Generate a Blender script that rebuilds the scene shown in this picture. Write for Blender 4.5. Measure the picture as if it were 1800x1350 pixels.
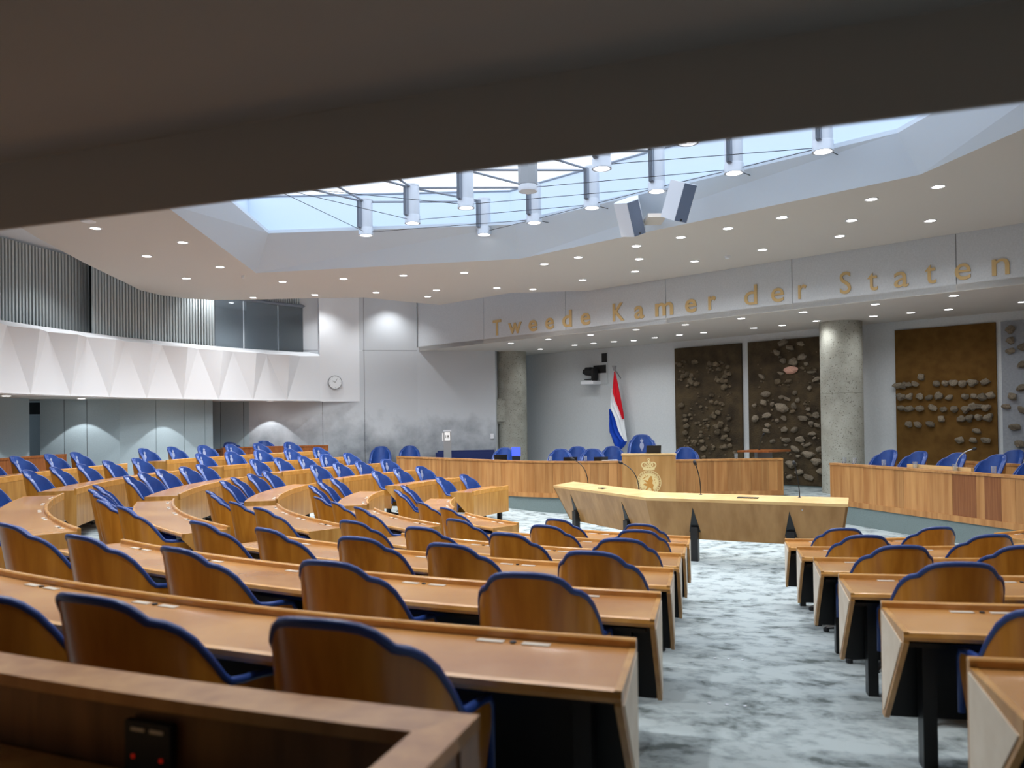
import bpy, bmesh, math, random
from mathutils import Vector, Matrix, noise
sin, cos, pi, R = math.sin, math.cos, math.pi, math.radians
scene = bpy.context.scene
for o in list(bpy.data.objects): bpy.data.objects.remove(o)
C = scene.collection.objects
random.seed(7)

# ------------------------------------------------------------------ camera
cam = bpy.data.cameras.new('camera'); camo = bpy.data.objects.new('camera', cam); C.link(camo)
cam.sensor_width = 36.0; cam.sensor_fit = 'HORIZONTAL'
cam.lens = 1415.47 / 1800 * 36
cam.shift_y = (723.6 - 675) / 1800
cam.clip_start = 0.05; cam.clip_end = 200
camo.matrix_world = (Matrix.Translation((0, 0, 2.114)) @ Matrix.Rotation(pi/2 + 0.01, 4, 'X')
                     @ Matrix.Rotation(-0.0136, 4, 'Z'))
cam.dof.use_dof = True; cam.dof.focus_distance = 12.5; cam.dof.aperture_fstop = 2.4
scene.camera = camo
# ------------------------------------------------------------------ world / exposure
w = bpy.data.worlds.new('world'); scene.world = w; w.use_nodes = True
w.node_tree.nodes['Background'].inputs[0].default_value = (0.75, 0.87, 1.0, 1)
w.node_tree.nodes['Background'].inputs[1].default_value = 0.15
vs = scene.view_settings
vs.view_transform = 'Standard'; vs.look = 'None'; vs.gamma = 1.0; vs.use_curve_mapping = False
vs.exposure = 0.78
SPOT_W = 80.0          # recessed downlights
SOFF_W = 22.0
LAMP_W = 95.0         # hanging lamps under the skylight
SKY_E = 1.4           # lay light

# ------------------------------------------------------------------ helpers
def lin(c):
    r = []
    for v in c:
        v /= 255.0
        r.append(v/12.92 if v <= .04045 else ((v+.055)/1.055)**2.4)
    return (r[0], r[1], r[2], 1)

def tag(o, label=None, cat=None, group=None, kind=None):
    if label: o['label'] = label
    if cat: o['category'] = cat
    if group: o['group'] = group
    if kind: o['kind'] = kind
    return o

def empty(name, loc=(0, 0, 0), rz=0, label=None, cat=None, group=None, kind=None):
    o = bpy.data.objects.new(name, None); C.link(o)
    o.empty_display_size = .1
    o.location = loc; o.rotation_euler = (0, 0, rz)
    return tag(o, label, cat, group, kind)

class MB:
    """collects vertices and faces; build() links ONE mesh object"""
    def __init__(s): s.v = []; s.f = []
    def add(s, vs, fs):
        b = len(s.v); s.v += [tuple(v) for v in vs]; s.f += [tuple(i+b for i in f) for f in fs]; return s
    def box(s, x0, y0, z0, x1, y1, z1, bev=0.0):
        if bev <= 0:
            return s.add([(x0,y0,z0),(x1,y0,z0),(x1,y1,z0),(x0,y1,z0),(x0,y0,z1),(x1,y0,z1),(x1,y1,z1),(x0,y1,z1)],
                         [(0,3,2,1),(4,5,6,7),(0,1,5,4),(1,2,6,5),(2,3,7,6),(3,0,4,7)])
        bm = bmesh.new(); bmesh.ops.create_cube(bm, size=1)
        for v in bm.verts:
            v.co = Vector(((x0+x1)/2+v.co.x*(x1-x0), (y0+y1)/2+v.co.y*(y1-y0), (z0+z1)/2+v.co.z*(z1-z0)))
        bmesh.ops.bevel(bm, geom=bm.edges[:], offset=bev, segments=2, affect='EDGES')
        s.add([v.co[:] for v in bm.verts], [[v.index for v in f.verts] for f in bm.faces]); bm.free(); return s
    def prism(s, pts, z0, z1):
        n = len(pts)
        a = sum(pts[i][0]*pts[(i+1) % n][1]-pts[(i+1) % n][0]*pts[i][1] for i in range(n))
        if a < 0: pts = pts[::-1]
        vs = [(p[0], p[1], z0) for p in pts]+[(p[0], p[1], z1) for p in pts]
        return s.add(vs, [tuple(range(n))[::-1], tuple(range(n, 2*n))]+[(i, (i+1) % n, n+(i+1) % n, n+i) for i in range(n)])
    def ring_loft(s, rings, close=True, cap=True):
        n = len(rings[0]); vs = [p for r in rings for p in r]; fs = []
        for j in range(len(rings)-1):
            for i in range(n if close else n-1):
                k = (i+1) % n
                fs.append((j*n+i, j*n+k, (j+1)*n+k, (j+1)*n+i))
        if cap and close:
            fs.append(tuple(range(n))[::-1]); fs.append(tuple(range((len(rings)-1)*n, len(rings)*n)))
        return s.add(vs, fs)
    def lathe(s, prof, n=24, cx=0, cy=0, cz=0):
        return s.ring_loft([[(cx+r*cos(2*pi*i/n), cy+r*sin(2*pi*i/n), cz+z) for i in range(n)] for r, z in prof])
    def tube(s, pts, rad, n=8):
        pts = [Vector(p) for p in pts]; rings = []
        if not hasattr(rad, '__len__'): rad = [rad]*len(pts)
        up = Vector((0, 0, 1))
        t0 = (pts[1]-pts[0]).normalized()
        nrm = t0.cross(up)
        if nrm.length < 1e-3: nrm = t0.cross(Vector((1, 0, 0)))
        nrm.normalize()
        for i, p in enumerate(pts):
            t = (pts[min(i+1, len(pts)-1)]-pts[max(i-1, 0)]).normalized()
            nrm = (nrm-t*nrm.dot(t)).normalized(); b = t.cross(nrm)
            rings.append([tuple(p+(nrm*cos(2*pi*k/n)+b*sin(2*pi*k/n))*rad[i]) for k in range(n)])
        return s.ring_loft(rings)
    def build(s, name, mat, parent=None, origin=None, smooth=False, rot=None):
        """vertices are in the parent's local frame unless origin (world) is given"""
        me = bpy.data.meshes.new(name)
        o_ = Vector(origin) if origin is not None else Vector((0, 0, 0))
        me.from_pydata([tuple(Vector(v)-o_) for v in s.v], [], s.f); me.validate(); me.update()
        bm = bmesh.new(); bm.from_mesh(me); bmesh.ops.recalc_face_normals(bm, faces=bm.faces[:]); bm.to_mesh(me); bm.free()
        if mat: me.materials.append(mat)
        if smooth:
            for p in me.polygons: p.use_smooth = True
            if smooth is not True:
                me.set_sharp_from_angle(angle=R(smooth))
        o = bpy.data.objects.new(name, me); C.link(o)
        if parent is not None: o.parent = parent
        elif origin is not None: o.location = o_
        return o

def inst(src, parent=None, loc=None, rz=None, scale=None):
    o = src.copy(); C.link(o)
    if parent is not None: o.parent = parent
    if loc is not None: o.location = loc
    if rz is not None: o.rotation_euler = (0, 0, rz)
    if scale is not None: o.scale = scale
    return o

def copy_tree(o, parent=None):
    c = o.copy(); C.link(c); c.parent = parent
    for ch in o.children: copy_tree(ch, c)
    return c

# ------------------------------------------------------------------ materials
def mat(name, col, rough=.5, spec=.5, metal=0, noise_amt=0, noise_scale=5, bump=0, bump_scale=60, coat=0, emis=None, estr=0,
        col2=None, stretch=None, detail=4, rand=0.0, trans=0, thr=(.35, .65)):
    m = bpy.data.materials.new(name); m.use_nodes = True
    nt = m.node_tree; N = nt.nodes; L = nt.links; b = N['Principled BSDF']
    c = lin(col)
    b.inputs['Base Color'].default_value = c
    b.inputs['Roughness'].default_value = rough; b.inputs['Metallic'].default_value = metal
    b.inputs['Specular IOR Level'].default_value = spec
    if coat: b.inputs['Coat Weight'].default_value = coat; b.inputs['Coat Roughness'].default_value = .12
    if trans: b.inputs['Transmission Weight'].default_value = trans
    if emis: b.inputs['Emission Color'].default_value = lin(emis); b.inputs['Emission Strength'].default_value = estr
    tc = N.new('ShaderNodeTexCoord')
    last = None
    if col2 is not None:
        mp = N.new('ShaderNodeMapping'); L.new(tc.outputs['Object'], mp.inputs[0])
        if stretch: mp.inputs['Scale'].default_value = stretch
        nz = N.new('ShaderNodeTexNoise'); nz.inputs['Scale'].default_value = noise_scale; nz.inputs['Detail'].default_value = detail
        L.new(mp.outputs[0], nz.inputs['Vector'])
        rp = N.new('ShaderNodeValToRGB'); rp.color_ramp.elements[0].position = thr[0]; rp.color_ramp.elements[1].position = thr[1]
        rp.color_ramp.elements[0].color = c; rp.color_ramp.elements[1].color = lin(col2)
        L.new(nz.outputs['Fac'], rp.inputs[0]); last = rp.outputs[0]
        if rand:
            oi = N.new('ShaderNodeObjectInfo')
            ad = N.new('ShaderNodeVectorMath'); ad.operation = 'ADD'
            L.new(mp.outputs[0], ad.inputs[0]); cb = N.new('ShaderNodeCombineXYZ')
            mu0 = N.new('ShaderNodeMath'); mu0.operation = 'MULTIPLY'; mu0.inputs[1].default_value = 37
            L.new(oi.outputs['Random'], mu0.inputs[0]); L.new(mu0.outputs[0], cb.inputs[0]); L.new(mu0.outputs[0], cb.inputs[1])
            L.new(cb.outputs[0], ad.inputs[1]); L.new(ad.outputs[0], nz.inputs['Vector'])
            hs = N.new('ShaderNodeHueSaturation')
            mr = N.new('ShaderNodeMapRange'); mr.inputs[3].default_value = 1-rand; mr.inputs[4].default_value = 1+rand
            L.new(oi.outputs['Random'], mr.inputs[0]); L.new(mr.outputs[0], hs.inputs['Value'])
            L.new(last, hs.inputs['Color']); last = hs.outputs[0]
        L.new(last, b.inputs['Base Color'])
    if bump:
        nb = N.new('ShaderNodeTexNoise'); nb.inputs['Scale'].default_value = bump_scale; nb.inputs['Detail'].default_value = 6
        L.new(tc.outputs['Object'], nb.inputs['Vector'])
        bp = N.new('ShaderNodeBump'); bp.inputs['Strength'].default_value = bump; bp.inputs['Distance'].default_value = .02
        L.new(nb.outputs['Fac'], bp.inputs['Height']); L.new(bp.outputs[0], b.inputs['Normal'])
    return m

M = {}
M['wood'] = mat('honey veneer', (198, 148, 80), .33, .5, col2=(172, 120, 56), noise_scale=6, stretch=(2, 2, .2), rand=.05, coat=.15)
M['shellwood'] = mat('chair shell veneer', (190, 128, 44), .3, .5, col2=(168, 106, 30), noise_scale=6, stretch=(3, 3, .2), rand=.08, coat=.2)
M['top'] = mat('burl desk top', (190, 138, 78), .26, .5, col2=(162, 108, 56), noise_scale=1.6, detail=8, rand=.05, coat=.25)
M['edge'] = mat('light wood edging', (214, 158, 86), .25, .5, col2=(198, 140, 66), noise_scale=10, coat=.3)
M['cream'] = mat('cream end panel', (226, 214, 196), .45, .4, col2=(214, 200, 180), noise_scale=8)
M['black'] = mat('black steel', (22, 24, 27), .4, .5)
M['leather'] = mat('blue leather', (33, 64, 132), .34, .5, col2=(42, 78, 148), noise_scale=9, bump=.08, bump_scale=220)
M['piping'] = mat('dark blue piping', (32, 60, 124), .36, .5)
M['emblem'] = mat('stamped emblem', (158, 166, 192), .45)
M['plate'] = mat('label plate', (196, 186, 172), .4)
M['planks'] = mat('rostrum veneer', (188, 138, 84), .4, .4, col2=(160, 108, 60), noise_scale=5, stretch=(2, 2, .15), rand=.13)
M['planks_red'] = mat('red veneer', (142, 90, 52), .4, .4, col2=(122, 72, 38), noise_scale=5, stretch=(9, 9, .35), rand=.05)
M['pale'] = mat('pale maple veneer', (186, 142, 88), .35, .4, col2=(164, 120, 68), noise_scale=4, stretch=(1.6, 1.6, .12), coat=.1)
M['maple_top'] = mat('maple top', (222, 188, 132), .25, .5, col2=(210, 172, 116), noise_scale=3, coat=.2)
M['plinth'] = mat('grey green plinth', (120, 134, 134), .8, .2, col2=(112, 126, 126), noise_scale=60)
M['wallgrey'] = mat('grey felt wall', (206, 209, 213), .9, .15, col2=(198, 201, 205), noise_scale=40, bump=.05, bump_scale=400)
M['wallback'] = mat('back wall', (208, 212, 214), .9, .15, col2=(202, 206, 208), noise_scale=30)
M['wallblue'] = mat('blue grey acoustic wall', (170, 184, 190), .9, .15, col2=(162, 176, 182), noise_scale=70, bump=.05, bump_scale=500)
M['joint'] = mat('dark joint', (60, 64, 68), .9, .1)
M['white'] = mat('white plaster', (236, 238, 242), .8, .2)
M['ceil'] = mat('ceiling plaster', (208, 203, 196), .9, .15)
M['recess'] = mat('recess plaster', (204, 216, 228), .85, .2)
M['taupe'] = mat('gallery soffit', (206, 194, 182), .85, .2)
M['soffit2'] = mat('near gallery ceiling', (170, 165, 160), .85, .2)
M['slat'] = mat('slat paint', (196, 204, 206), .6, .3)
M['slatdark'] = mat('slat backing', (30, 34, 36), .9, .1)
M['alu'] = mat('aluminium', (196, 202, 210), .35, .5, metal=.2)
M['grill'] = mat('grey metal', (132, 140, 152), .6, .4)
M['gold'] = mat('ochre letters', (206, 174, 120), .5, .4)
M['lens'] = mat('lamp lens', (255, 255, 255), .3, emis=(255, 250, 246), estr=8)
M['lensdim'] = mat('lamp lens far', (255, 255, 255), .3, emis=(255, 250, 246), estr=7)
M['spk'] = mat('loudspeaker white', (216, 220, 226), .5)
M['screen'] = mat('blue screen', (30, 50, 200), .3, emis=(70, 90, 255), estr=1.0)
M['stone'] = mat('boulder', (152, 140, 122), .9, .2, col2=(104, 94, 80), noise_scale=9, bump=.6, bump_scale=30, rand=.25)
M['stonedark'] = mat('dark pebble', (124, 110, 90), .95, .15, col2=(88, 78, 64), noise_scale=12, bump=.5, bump_scale=40, rand=.25)
M['pink'] = mat('pink boulder', (222, 176, 158), .9, .2, col2=(196, 150, 132), noise_scale=9, bump=.4, bump_scale=30)
M['soil'] = mat('dark soil', (84, 72, 54), 1, .1, col2=(60, 52, 42), noise_scale=3.2, bump=1, bump_scale=26, detail=8)
M['ochre'] = mat('ochre felt', (108, 80, 42), 1, .05, col2=(94, 68, 35), noise_scale=5, bump=.2, bump_scale=200)
M['greyfelt'] = mat('grey felt art', (150, 154, 160), 1, .1, col2=(140, 144, 150), noise_scale=20)
M['red'] = mat('flag red', (206, 22, 40), .7, .2)
M['flagwhite'] = mat('flag white', (232, 236, 240), .7, .2)
M['flagblue'] = mat('flag blue', (16, 66, 176), .7, .2)
M['glass'] = mat('drinking glass', (240, 246, 250), .05, .5, trans=.9)
M['frost'] = mat('glass pane', (150, 160, 166), .06, .6, trans=.75)
M['paper'] = mat('paper', (236, 236, 236), .7)
M['ink'] = mat('black ink', (24, 24, 26), .7)
M['redled'] = mat('red indicator', (150, 20, 10), .4, emis=(255, 40, 20), estr=.08)
M['sofa'] = mat('navy leather', (30, 44, 92), .35, .5, bump=.05, bump_scale=150)
M['clockface'] = mat('clock face', (240, 243, 246), .4)
M['steelgrey'] = mat('brushed steel', (150, 152, 154), .45, .5, metal=.5)
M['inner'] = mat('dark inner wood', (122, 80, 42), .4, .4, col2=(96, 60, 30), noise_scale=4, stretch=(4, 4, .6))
M['redwood'] = mat('reddish wood', (158, 94, 46), .4, .4, col2=(136, 76, 34), noise_scale=5, stretch=(4, 4, .6))

def mat_carpet():
    m = bpy.data.materials.new('grey carpet'); m.use_nodes = True
    nt = m.node_tree; N = nt.nodes; L = nt.links; b = N['Principled BSDF']
    b.inputs['Roughness'].default_value = 1; b.inputs['Specular IOR Level'].default_value = .1
    tc = N.new('ShaderNodeTexCoord')
    wn = N.new('ShaderNodeTexNoise'); wn.inputs['Scale'].default_value = 2.2; wn.inputs['Detail'].default_value = 3
    L.new(tc.outputs['Object'], wn.inputs['Vector'])
    mx = N.new('ShaderNodeMix'); mx.data_type = 'VECTOR'; mx.inputs[0].default_value = .12
    L.new(tc.outputs['Object'], mx.inputs[4]); L.new(wn.outputs['Color'], mx.inputs[5])
    n1 = N.new('ShaderNodeTexNoise'); n1.inputs['Scale'].default_value = 5.2; n1.inputs['Detail'].default_value = 5; n1.inputs['Roughness'].default_value = .62
    L.new(mx.outputs[1], n1.inputs['Vector'])
    rp = N.new('ShaderNodeValToRGB'); e = rp.color_ramp.elements
    e[0].position = .33; e[0].color = lin((94, 102, 102)); e[1].position = .55; e[1].color = lin((166, 176, 178))
    x = e.new(.43); x.color = lin((140, 150, 152))
    L.new(n1.outputs['Fac'], rp.inputs[0]); L.new(rp.outputs[0], b.inputs['Base Color'])
    n2 = N.new('ShaderNodeTexNoise'); n2.inputs['Scale'].default_value = 350
    L.new(tc.outputs['Object'], n2.inputs['Vector'])
    bp = N.new('ShaderNodeBump'); bp.inputs['Strength'].default_value = .3; bp.inputs['Distance'].default_value = .01
    L.new(n2.outputs['Fac'], bp.inputs['Height']); L.new(bp.outputs[0], b.inputs['Normal'])
    return m
M['carpet'] = mat_carpet()

def mat_concrete():
    m = mat('board marked concrete', (176, 176, 166), .9, .2, col2=(158, 157, 146), noise_scale=3, bump=.25, bump_scale=30, detail=6)
    nt = m.node_tree; N = nt.nodes; L = nt.links; b = N['Principled BSDF']
    src = b.inputs['Base Color'].links[0].from_socket
    tc = N.new('ShaderNodeTexCoord')
    v = N.new('ShaderNodeTexNoise'); v.inputs['Scale'].default_value = 34; v.inputs['Detail'].default_value = 3
    L.new(tc.outputs['Object'], v.inputs['Vector'])
    rp = N.new('ShaderNodeValToRGB'); rp.color_ramp.elements[0].position = .33; rp.color_ramp.elements[1].position = .40
    L.new(v.outputs['Fac'], rp.inputs[0])
    mx = N.new('ShaderNodeMix'); mx.data_type = 'RGBA'
    L.new(rp.outputs[0], mx.inputs[0]); mx.inputs[6].default_value = lin((112, 110, 100)); L.new(src, mx.inputs[7])
    L.new(mx.outputs[2], b.inputs['Base Color'])
    return m
M['concrete'] = mat_concrete()

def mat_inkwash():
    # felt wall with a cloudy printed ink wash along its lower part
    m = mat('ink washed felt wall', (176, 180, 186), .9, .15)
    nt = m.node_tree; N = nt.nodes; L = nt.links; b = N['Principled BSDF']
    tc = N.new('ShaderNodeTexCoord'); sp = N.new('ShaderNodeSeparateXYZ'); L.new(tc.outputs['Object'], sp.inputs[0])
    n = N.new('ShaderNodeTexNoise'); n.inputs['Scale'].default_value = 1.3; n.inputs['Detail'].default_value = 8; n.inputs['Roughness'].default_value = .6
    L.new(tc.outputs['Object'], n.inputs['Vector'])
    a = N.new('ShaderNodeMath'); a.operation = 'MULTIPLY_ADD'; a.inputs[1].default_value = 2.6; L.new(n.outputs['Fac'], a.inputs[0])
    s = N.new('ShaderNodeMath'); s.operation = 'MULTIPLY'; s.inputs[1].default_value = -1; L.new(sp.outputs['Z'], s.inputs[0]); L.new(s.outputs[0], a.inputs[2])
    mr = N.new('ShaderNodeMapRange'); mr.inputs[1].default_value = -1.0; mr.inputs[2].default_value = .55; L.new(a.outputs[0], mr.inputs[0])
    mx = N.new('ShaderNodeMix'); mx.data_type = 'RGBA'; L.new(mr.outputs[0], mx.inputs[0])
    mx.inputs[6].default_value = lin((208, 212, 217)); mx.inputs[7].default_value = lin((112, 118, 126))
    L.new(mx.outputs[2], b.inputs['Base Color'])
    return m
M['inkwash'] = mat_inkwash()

def mat_lay():
    m = bpy.data.materials.new('lay light'); m.use_nodes = True
    nt = m.node_tree; N = nt.nodes; L = nt.links
    for n in list(N): N.remove(n)
    out = N.new('ShaderNodeOutputMaterial'); e = N.new('ShaderNodeEmission')
    e.inputs[0].default_value = lin((224, 236, 252)); e.inputs[1].default_value = SKY_E
    L.new(e.outputs[0], out.inputs[0]); return m
M['lay'] = mat_lay()
# ------------------------------------------------------------------ plan constants
CX, CY, RA, PITCH = 3.879, 13.953, 11.69, 1.35
SLOPE, R0 = .0918, 4.94
def pol(r, a, z=0): return (CX+r*cos(R(a)), CY+r*sin(R(a)), z)
def zfl(r): return max(0.0, SLOPE*(min(r, 13.3)-R0))
D45 = Vector((cos(R(-44.6)), sin(R(-44.6)), 0)); N45 = Vector((-D45.y*-1*-1, 0, 0))
N45 = Vector((sin(R(-44.6)), -cos(R(-44.6)), 0))          # towards the audience
BW = Vector((6.17, 21.0, 0)); BD = Vector((3.49, 18.16, 0))
def on_wall(u, z, off=0): p = BW+D45*u+N45*off; return Vector((p.x, p.y, z))
def on_band(u, z, off=0): p = BD+D45*u+N45*off; return Vector((p.x, p.y, z))
ZC, ZS, ZB0, ZB1, ZST = 5.24, 4.24, 2.72, 4.02, .35

# ------------------------------------------------------------------ floor
fm = MB(); rs = [0, 1.2, 2.5, 3.8, 4.94, 6.29, 7.64, 8.99, 10.34, 11.69, 13.3, 15, 18]
NA = 96; vs_ = []
for r in rs:
    for i in range(NA):
        a = 360*i/NA
        k = 1.0
        if a < 120: k = 0
        elif a < 138: k = (a-120)/18
        if a > 316: k = max(0, 1-(a-316)/20)
        vs_.append(pol(r, a, zfl(r)*k*k*(3-2*k)))
fs_ = []
for j in range(len(rs)-1):
    for i in range(NA):
        k = (i+1) % NA
        fs_.append((j*NA+i, j*NA+k, (j+1)*NA+k, (j+1)*NA+i))
fm.add(vs_, fs_)
fl_o = tag(fm.build('floor', M['carpet'], smooth=True), 'mottled pale grey carpet sloping down to the speakers', kind='structure')
# raised stage behind the rostrum and the government desk
stage = [(-3.3, 21.8), (-.69, 19.3), (-.02, 18.66), (.77, 18.25), (1.27, 18.02), (2.39, 17.85), (3.6, 18.03), (6.1, 18.06),
         (6.38, 16.05), (6.6, 15.5), (7.16, 13.6), (7.68, 12.0), (8.4, 9.6), (13.5, 9), (13.5, 16), (.6, 26.9), (-3.6, 25)]
tag(MB().prism(stage, .02, ZST).build('floor_stage', M['carpet']), 'raised stage carpet behind the wooden desks', kind='structure')

# ------------------------------------------------------------------ walls made of panels with recessed joints
def panel_wall(name, p0, p1, z0, z1, m, us=(), zs=(), label=None, thick=.12, gap=.012, side=None, proud=.02):
    p0 = Vector((*p0, 0)); p1 = Vector((*p1, 0)); d = (p1-p0); Ln = d.length; d.normalize()
    n = Vector((-d.y, d.x, 0))
    tgt = Vector((CX, CY, 0)) if side is None else Vector((*side, 0))
    if n.dot(tgt-p0) < 0: n = -n
    root = empty(name, (p0.x, p0.y, z0)); tag(root, label, kind='structure')
    q = lambda u, o: (p0+d*u+n*o-Vector((p0.x, p0.y, 0)))
    pts = [q(0, -proud), q(Ln, -proud), q(Ln, -thick), q(0, -thick)]
    MB().prism([(p.x, p.y) for p in pts], 0, z1-z0).build('backing', M['joint'], root)
    ul = [0]+list(us)+[Ln]; zl = [z0]+list(zs)+[z1]
    for i in range(len(ul)-1):
        for j in range(len(zl)-1):
            a, b = ul[i]+(gap/2 if i else 0), ul[i+1]-(gap/2 if i < len(ul)-2 else 0)
            c, e = zl[j]+(gap/2 if j else 0), zl[j+1]-(gap/2 if j < len(zl)-2 else 0)
            pts = [q(a, 0), q(b, 0), q(b, -proud-.01), q(a, -proud-.01)]
            MB().prism([(p.x, p.y) for p in pts], c-z0, e-z0).build('panel', m, root)
    return root

pw = panel_wall
def uw(u): return (BW.x+D45.x*u, BW.y+D45.y*u)
def ub(u): return (BD.x+D45.x*u, BD.y+D45.y*u)
pw('wall_back', uw(-8.1), uw(9.5), 0, ZS+.1, M['wallback'], label='pale grey wall behind the rostrum carrying art panels')
pw('wall_letter_band', ub(-8.9), ub(9.5), ZS, 6.2, M['wallgrey'], us=[8.9+s for s in (-5.96, -2.96, .02, 3.0, 5.98, 8.96)], thick=.3,
   label='grey felt fascia above the rostrum carrying the lettering')
tag(MB().prism([ub(-8.9), ub(9.5), uw(9.5), uw(-8.1), (-.5, 24.7), (-2.85, 24.5)], ZS-.006, ZS+.12).build('ceiling_rostrum', M['ceil']),
    'lower ceiling strip over the rostrum', kind='structure')
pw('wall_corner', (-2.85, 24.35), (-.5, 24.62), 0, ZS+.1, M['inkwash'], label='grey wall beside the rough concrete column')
pw('wall_column_return', (-.5, 24.62), (-.2, 26.6), 0, ZS+.1, M['wallgrey'], side=(3, 22))
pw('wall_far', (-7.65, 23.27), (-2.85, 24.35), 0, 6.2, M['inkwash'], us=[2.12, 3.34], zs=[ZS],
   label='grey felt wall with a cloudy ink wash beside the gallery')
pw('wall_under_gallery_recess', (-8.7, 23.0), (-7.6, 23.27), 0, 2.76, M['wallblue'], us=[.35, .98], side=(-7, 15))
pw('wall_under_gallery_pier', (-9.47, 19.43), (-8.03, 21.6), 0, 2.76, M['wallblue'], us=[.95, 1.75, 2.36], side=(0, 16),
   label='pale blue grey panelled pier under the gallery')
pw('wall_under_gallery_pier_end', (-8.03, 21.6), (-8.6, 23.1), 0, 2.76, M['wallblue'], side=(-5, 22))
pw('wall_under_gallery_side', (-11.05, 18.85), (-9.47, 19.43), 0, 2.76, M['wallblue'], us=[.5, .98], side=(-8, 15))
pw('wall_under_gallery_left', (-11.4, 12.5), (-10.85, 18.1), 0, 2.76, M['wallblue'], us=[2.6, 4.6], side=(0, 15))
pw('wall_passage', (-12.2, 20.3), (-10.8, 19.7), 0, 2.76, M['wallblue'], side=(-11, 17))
tag(MB().box(-11.7, 19.3, 2.4, -10.95, 19.42, 2.68).build('trim_2', M['joint']), 'dark header box in the passage under the gallery', kind='structure')
pw('wall_rear', (-12, -4), (14, -4), 0, 3.4, M['taupe'], side=(0, 5))
pw('wall_left_rear', (-12.2, -4), (-11.4, 12.5), 0, 3.4, M['wallgrey'], side=(0, 5))
pw('wall_right', (13.4, 15), (14, -4), 0, 6.2, M['wallgrey'], side=(0, 5))

# ------------------------------------------------------------------ main ceiling with the skylight opening
slab = [(-7.5, 5), (-7.55, 9.5), (-7.68, 12.63), (-7.82, 13.25), (-8.19, 15.5), (-8.45, 17.6), (-8.6, 18.67), (-8.45, 19.45), (-8.04, 20.04), (-7.54, 20.32),
        (-6.73, 20.35), (-4.93, 20.23), (-3.67, 20.24), (-2.92, 20.9), (-1.91, 21.72), (0, 19.83), (1.92, 19.65), (3.5, 18.13), ub(9.5), (13.6, 8),
        (13.6, .5), (4.4, .9), (-4.15, 3.75)]
low = [(-5.29, 16.74), (.18, 15.63), (5.37, 10.48), (6.4, 4.9), (1.54, 5.09), (-4.9, 11.3)]
upp = [(-4.62, 15.4), (.10, 14.98), (5.03, 10.37), (5.75, 5.6), (1.9, 5.9), (-4.5, 11.5)]
ZU = 5.75
bm = bmesh.new()
def loop(pts, z):
    v = [bm.verts.new((p[0], p[1], z)) for p in pts]
    return [bm.edges.new((v[i], v[(i+1) % len(v)])) for i in range(len(v))]
ed = loop(slab, ZC)+loop(low, ZC)
bmesh.ops.triangle_fill(bm, use_beauty=True, use_dissolve=False, edges=ed)
ext = [e for e in bm.edges if len(e.link_faces) == 1]
def outer(e): return all(any((v.co.xy-Vector(p)).length < 1e-4 for p in slab) for v in e.verts)
r_ = bmesh.ops.extrude_edge_only(bm, edges=[e for e in ext if outer(e)])
for v in r_['geom']:
    if isinstance(v, bmesh.types.BMVert): v.co.z += .25
me = bpy.data.meshes.new('ceiling'); bmesh.ops.recalc_face_normals(bm, faces=bm.faces[:]); bm.to_mesh(me); bm.free()
me.materials.append(M['ceil'])
co = bpy.data.objects.new('ceiling', me); C.link(co); tag(co, 'warm white ceiling around the skylight', kind='structure')
rc = MB(); rc.ring_loft([[(p[0], p[1], ZC) for p in low], [(p[0], p[1], ZU) for p in upp]], cap=False)
tag(rc.build('ceiling_recess', M['recess']), 'sloping sides of the skylight recess', kind='structure')
def grow(pts, d):
    c = Vector((sum(p[0] for p in pts)/len(pts), sum(p[1] for p in pts)/len(pts)))
    return [tuple(Vector(p)+(Vector(p)-c).normalized()*d) for p in pts]
ch0 = grow(upp, .75)
sk = MB(); sk.ring_loft([[(p[0], p[1], ZU) for p in upp], [(p[0], p[1], ZU+.06) for p in upp], [(p[0], p[1], ZU+.06) for p in ch0], [(p[0], p[1], 6.62) for p in ch0]], cap=False)
tag(sk.build('ceiling_lantern', M['recess']), 'white upstand of the skylight lantern', kind='structure')
lay = MB(); lay.add([(p[0], p[1], 6.62) for p in ch0], [tuple(range(len(ch0)))])
lo = tag(lay.build('window_1', M['lay']), 'glowing pale blue lay light of the skylight', kind='structure')
frm = MB()
for i in range(len(ch0)):
    a, b = ch0[i], ch0[(i+1) % len(ch0)]
    frm.tube([(a[0], a[1], 6.59), (b[0], b[1], 6.59)], .018, 6)
frm.build('window_frame', M['grill'], lo)
# strip lamps hidden in the lantern along the far edge
for k, (p, q) in enumerate([((.9, 15.05), (3.0, 13.2)), ((3.2, 13.0), (5.0, 11.3))]):
    t = MB(); t.tube([(p[0], p[1], 6.5), (q[0], q[1], 6.5)], .07, 10)
    tb = tag(t.build('strip_lamp', mat('strip lamp', (255, 255, 255), .4, emis=(236, 244, 255), estr=6)), ('left' if k == 0 else 'right')+' bright tubular strip lamp inside the skylight lantern', 'lamp', 'strip lamps in the skylight')
# upper ceiling closing the gap between ceiling slab and walls
tag(MB().prism([(-14, 2), (-14, 27), (2, 27), (2, 21.9), (-2, 21.75), (-8.0, 20.35), (-8.6, 18.6), (-7.7, 2)], 5.95, 6.2).build('ceiling_upper', M['white']),
    'upper ceiling above the gallery slats', kind='structure')

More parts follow.
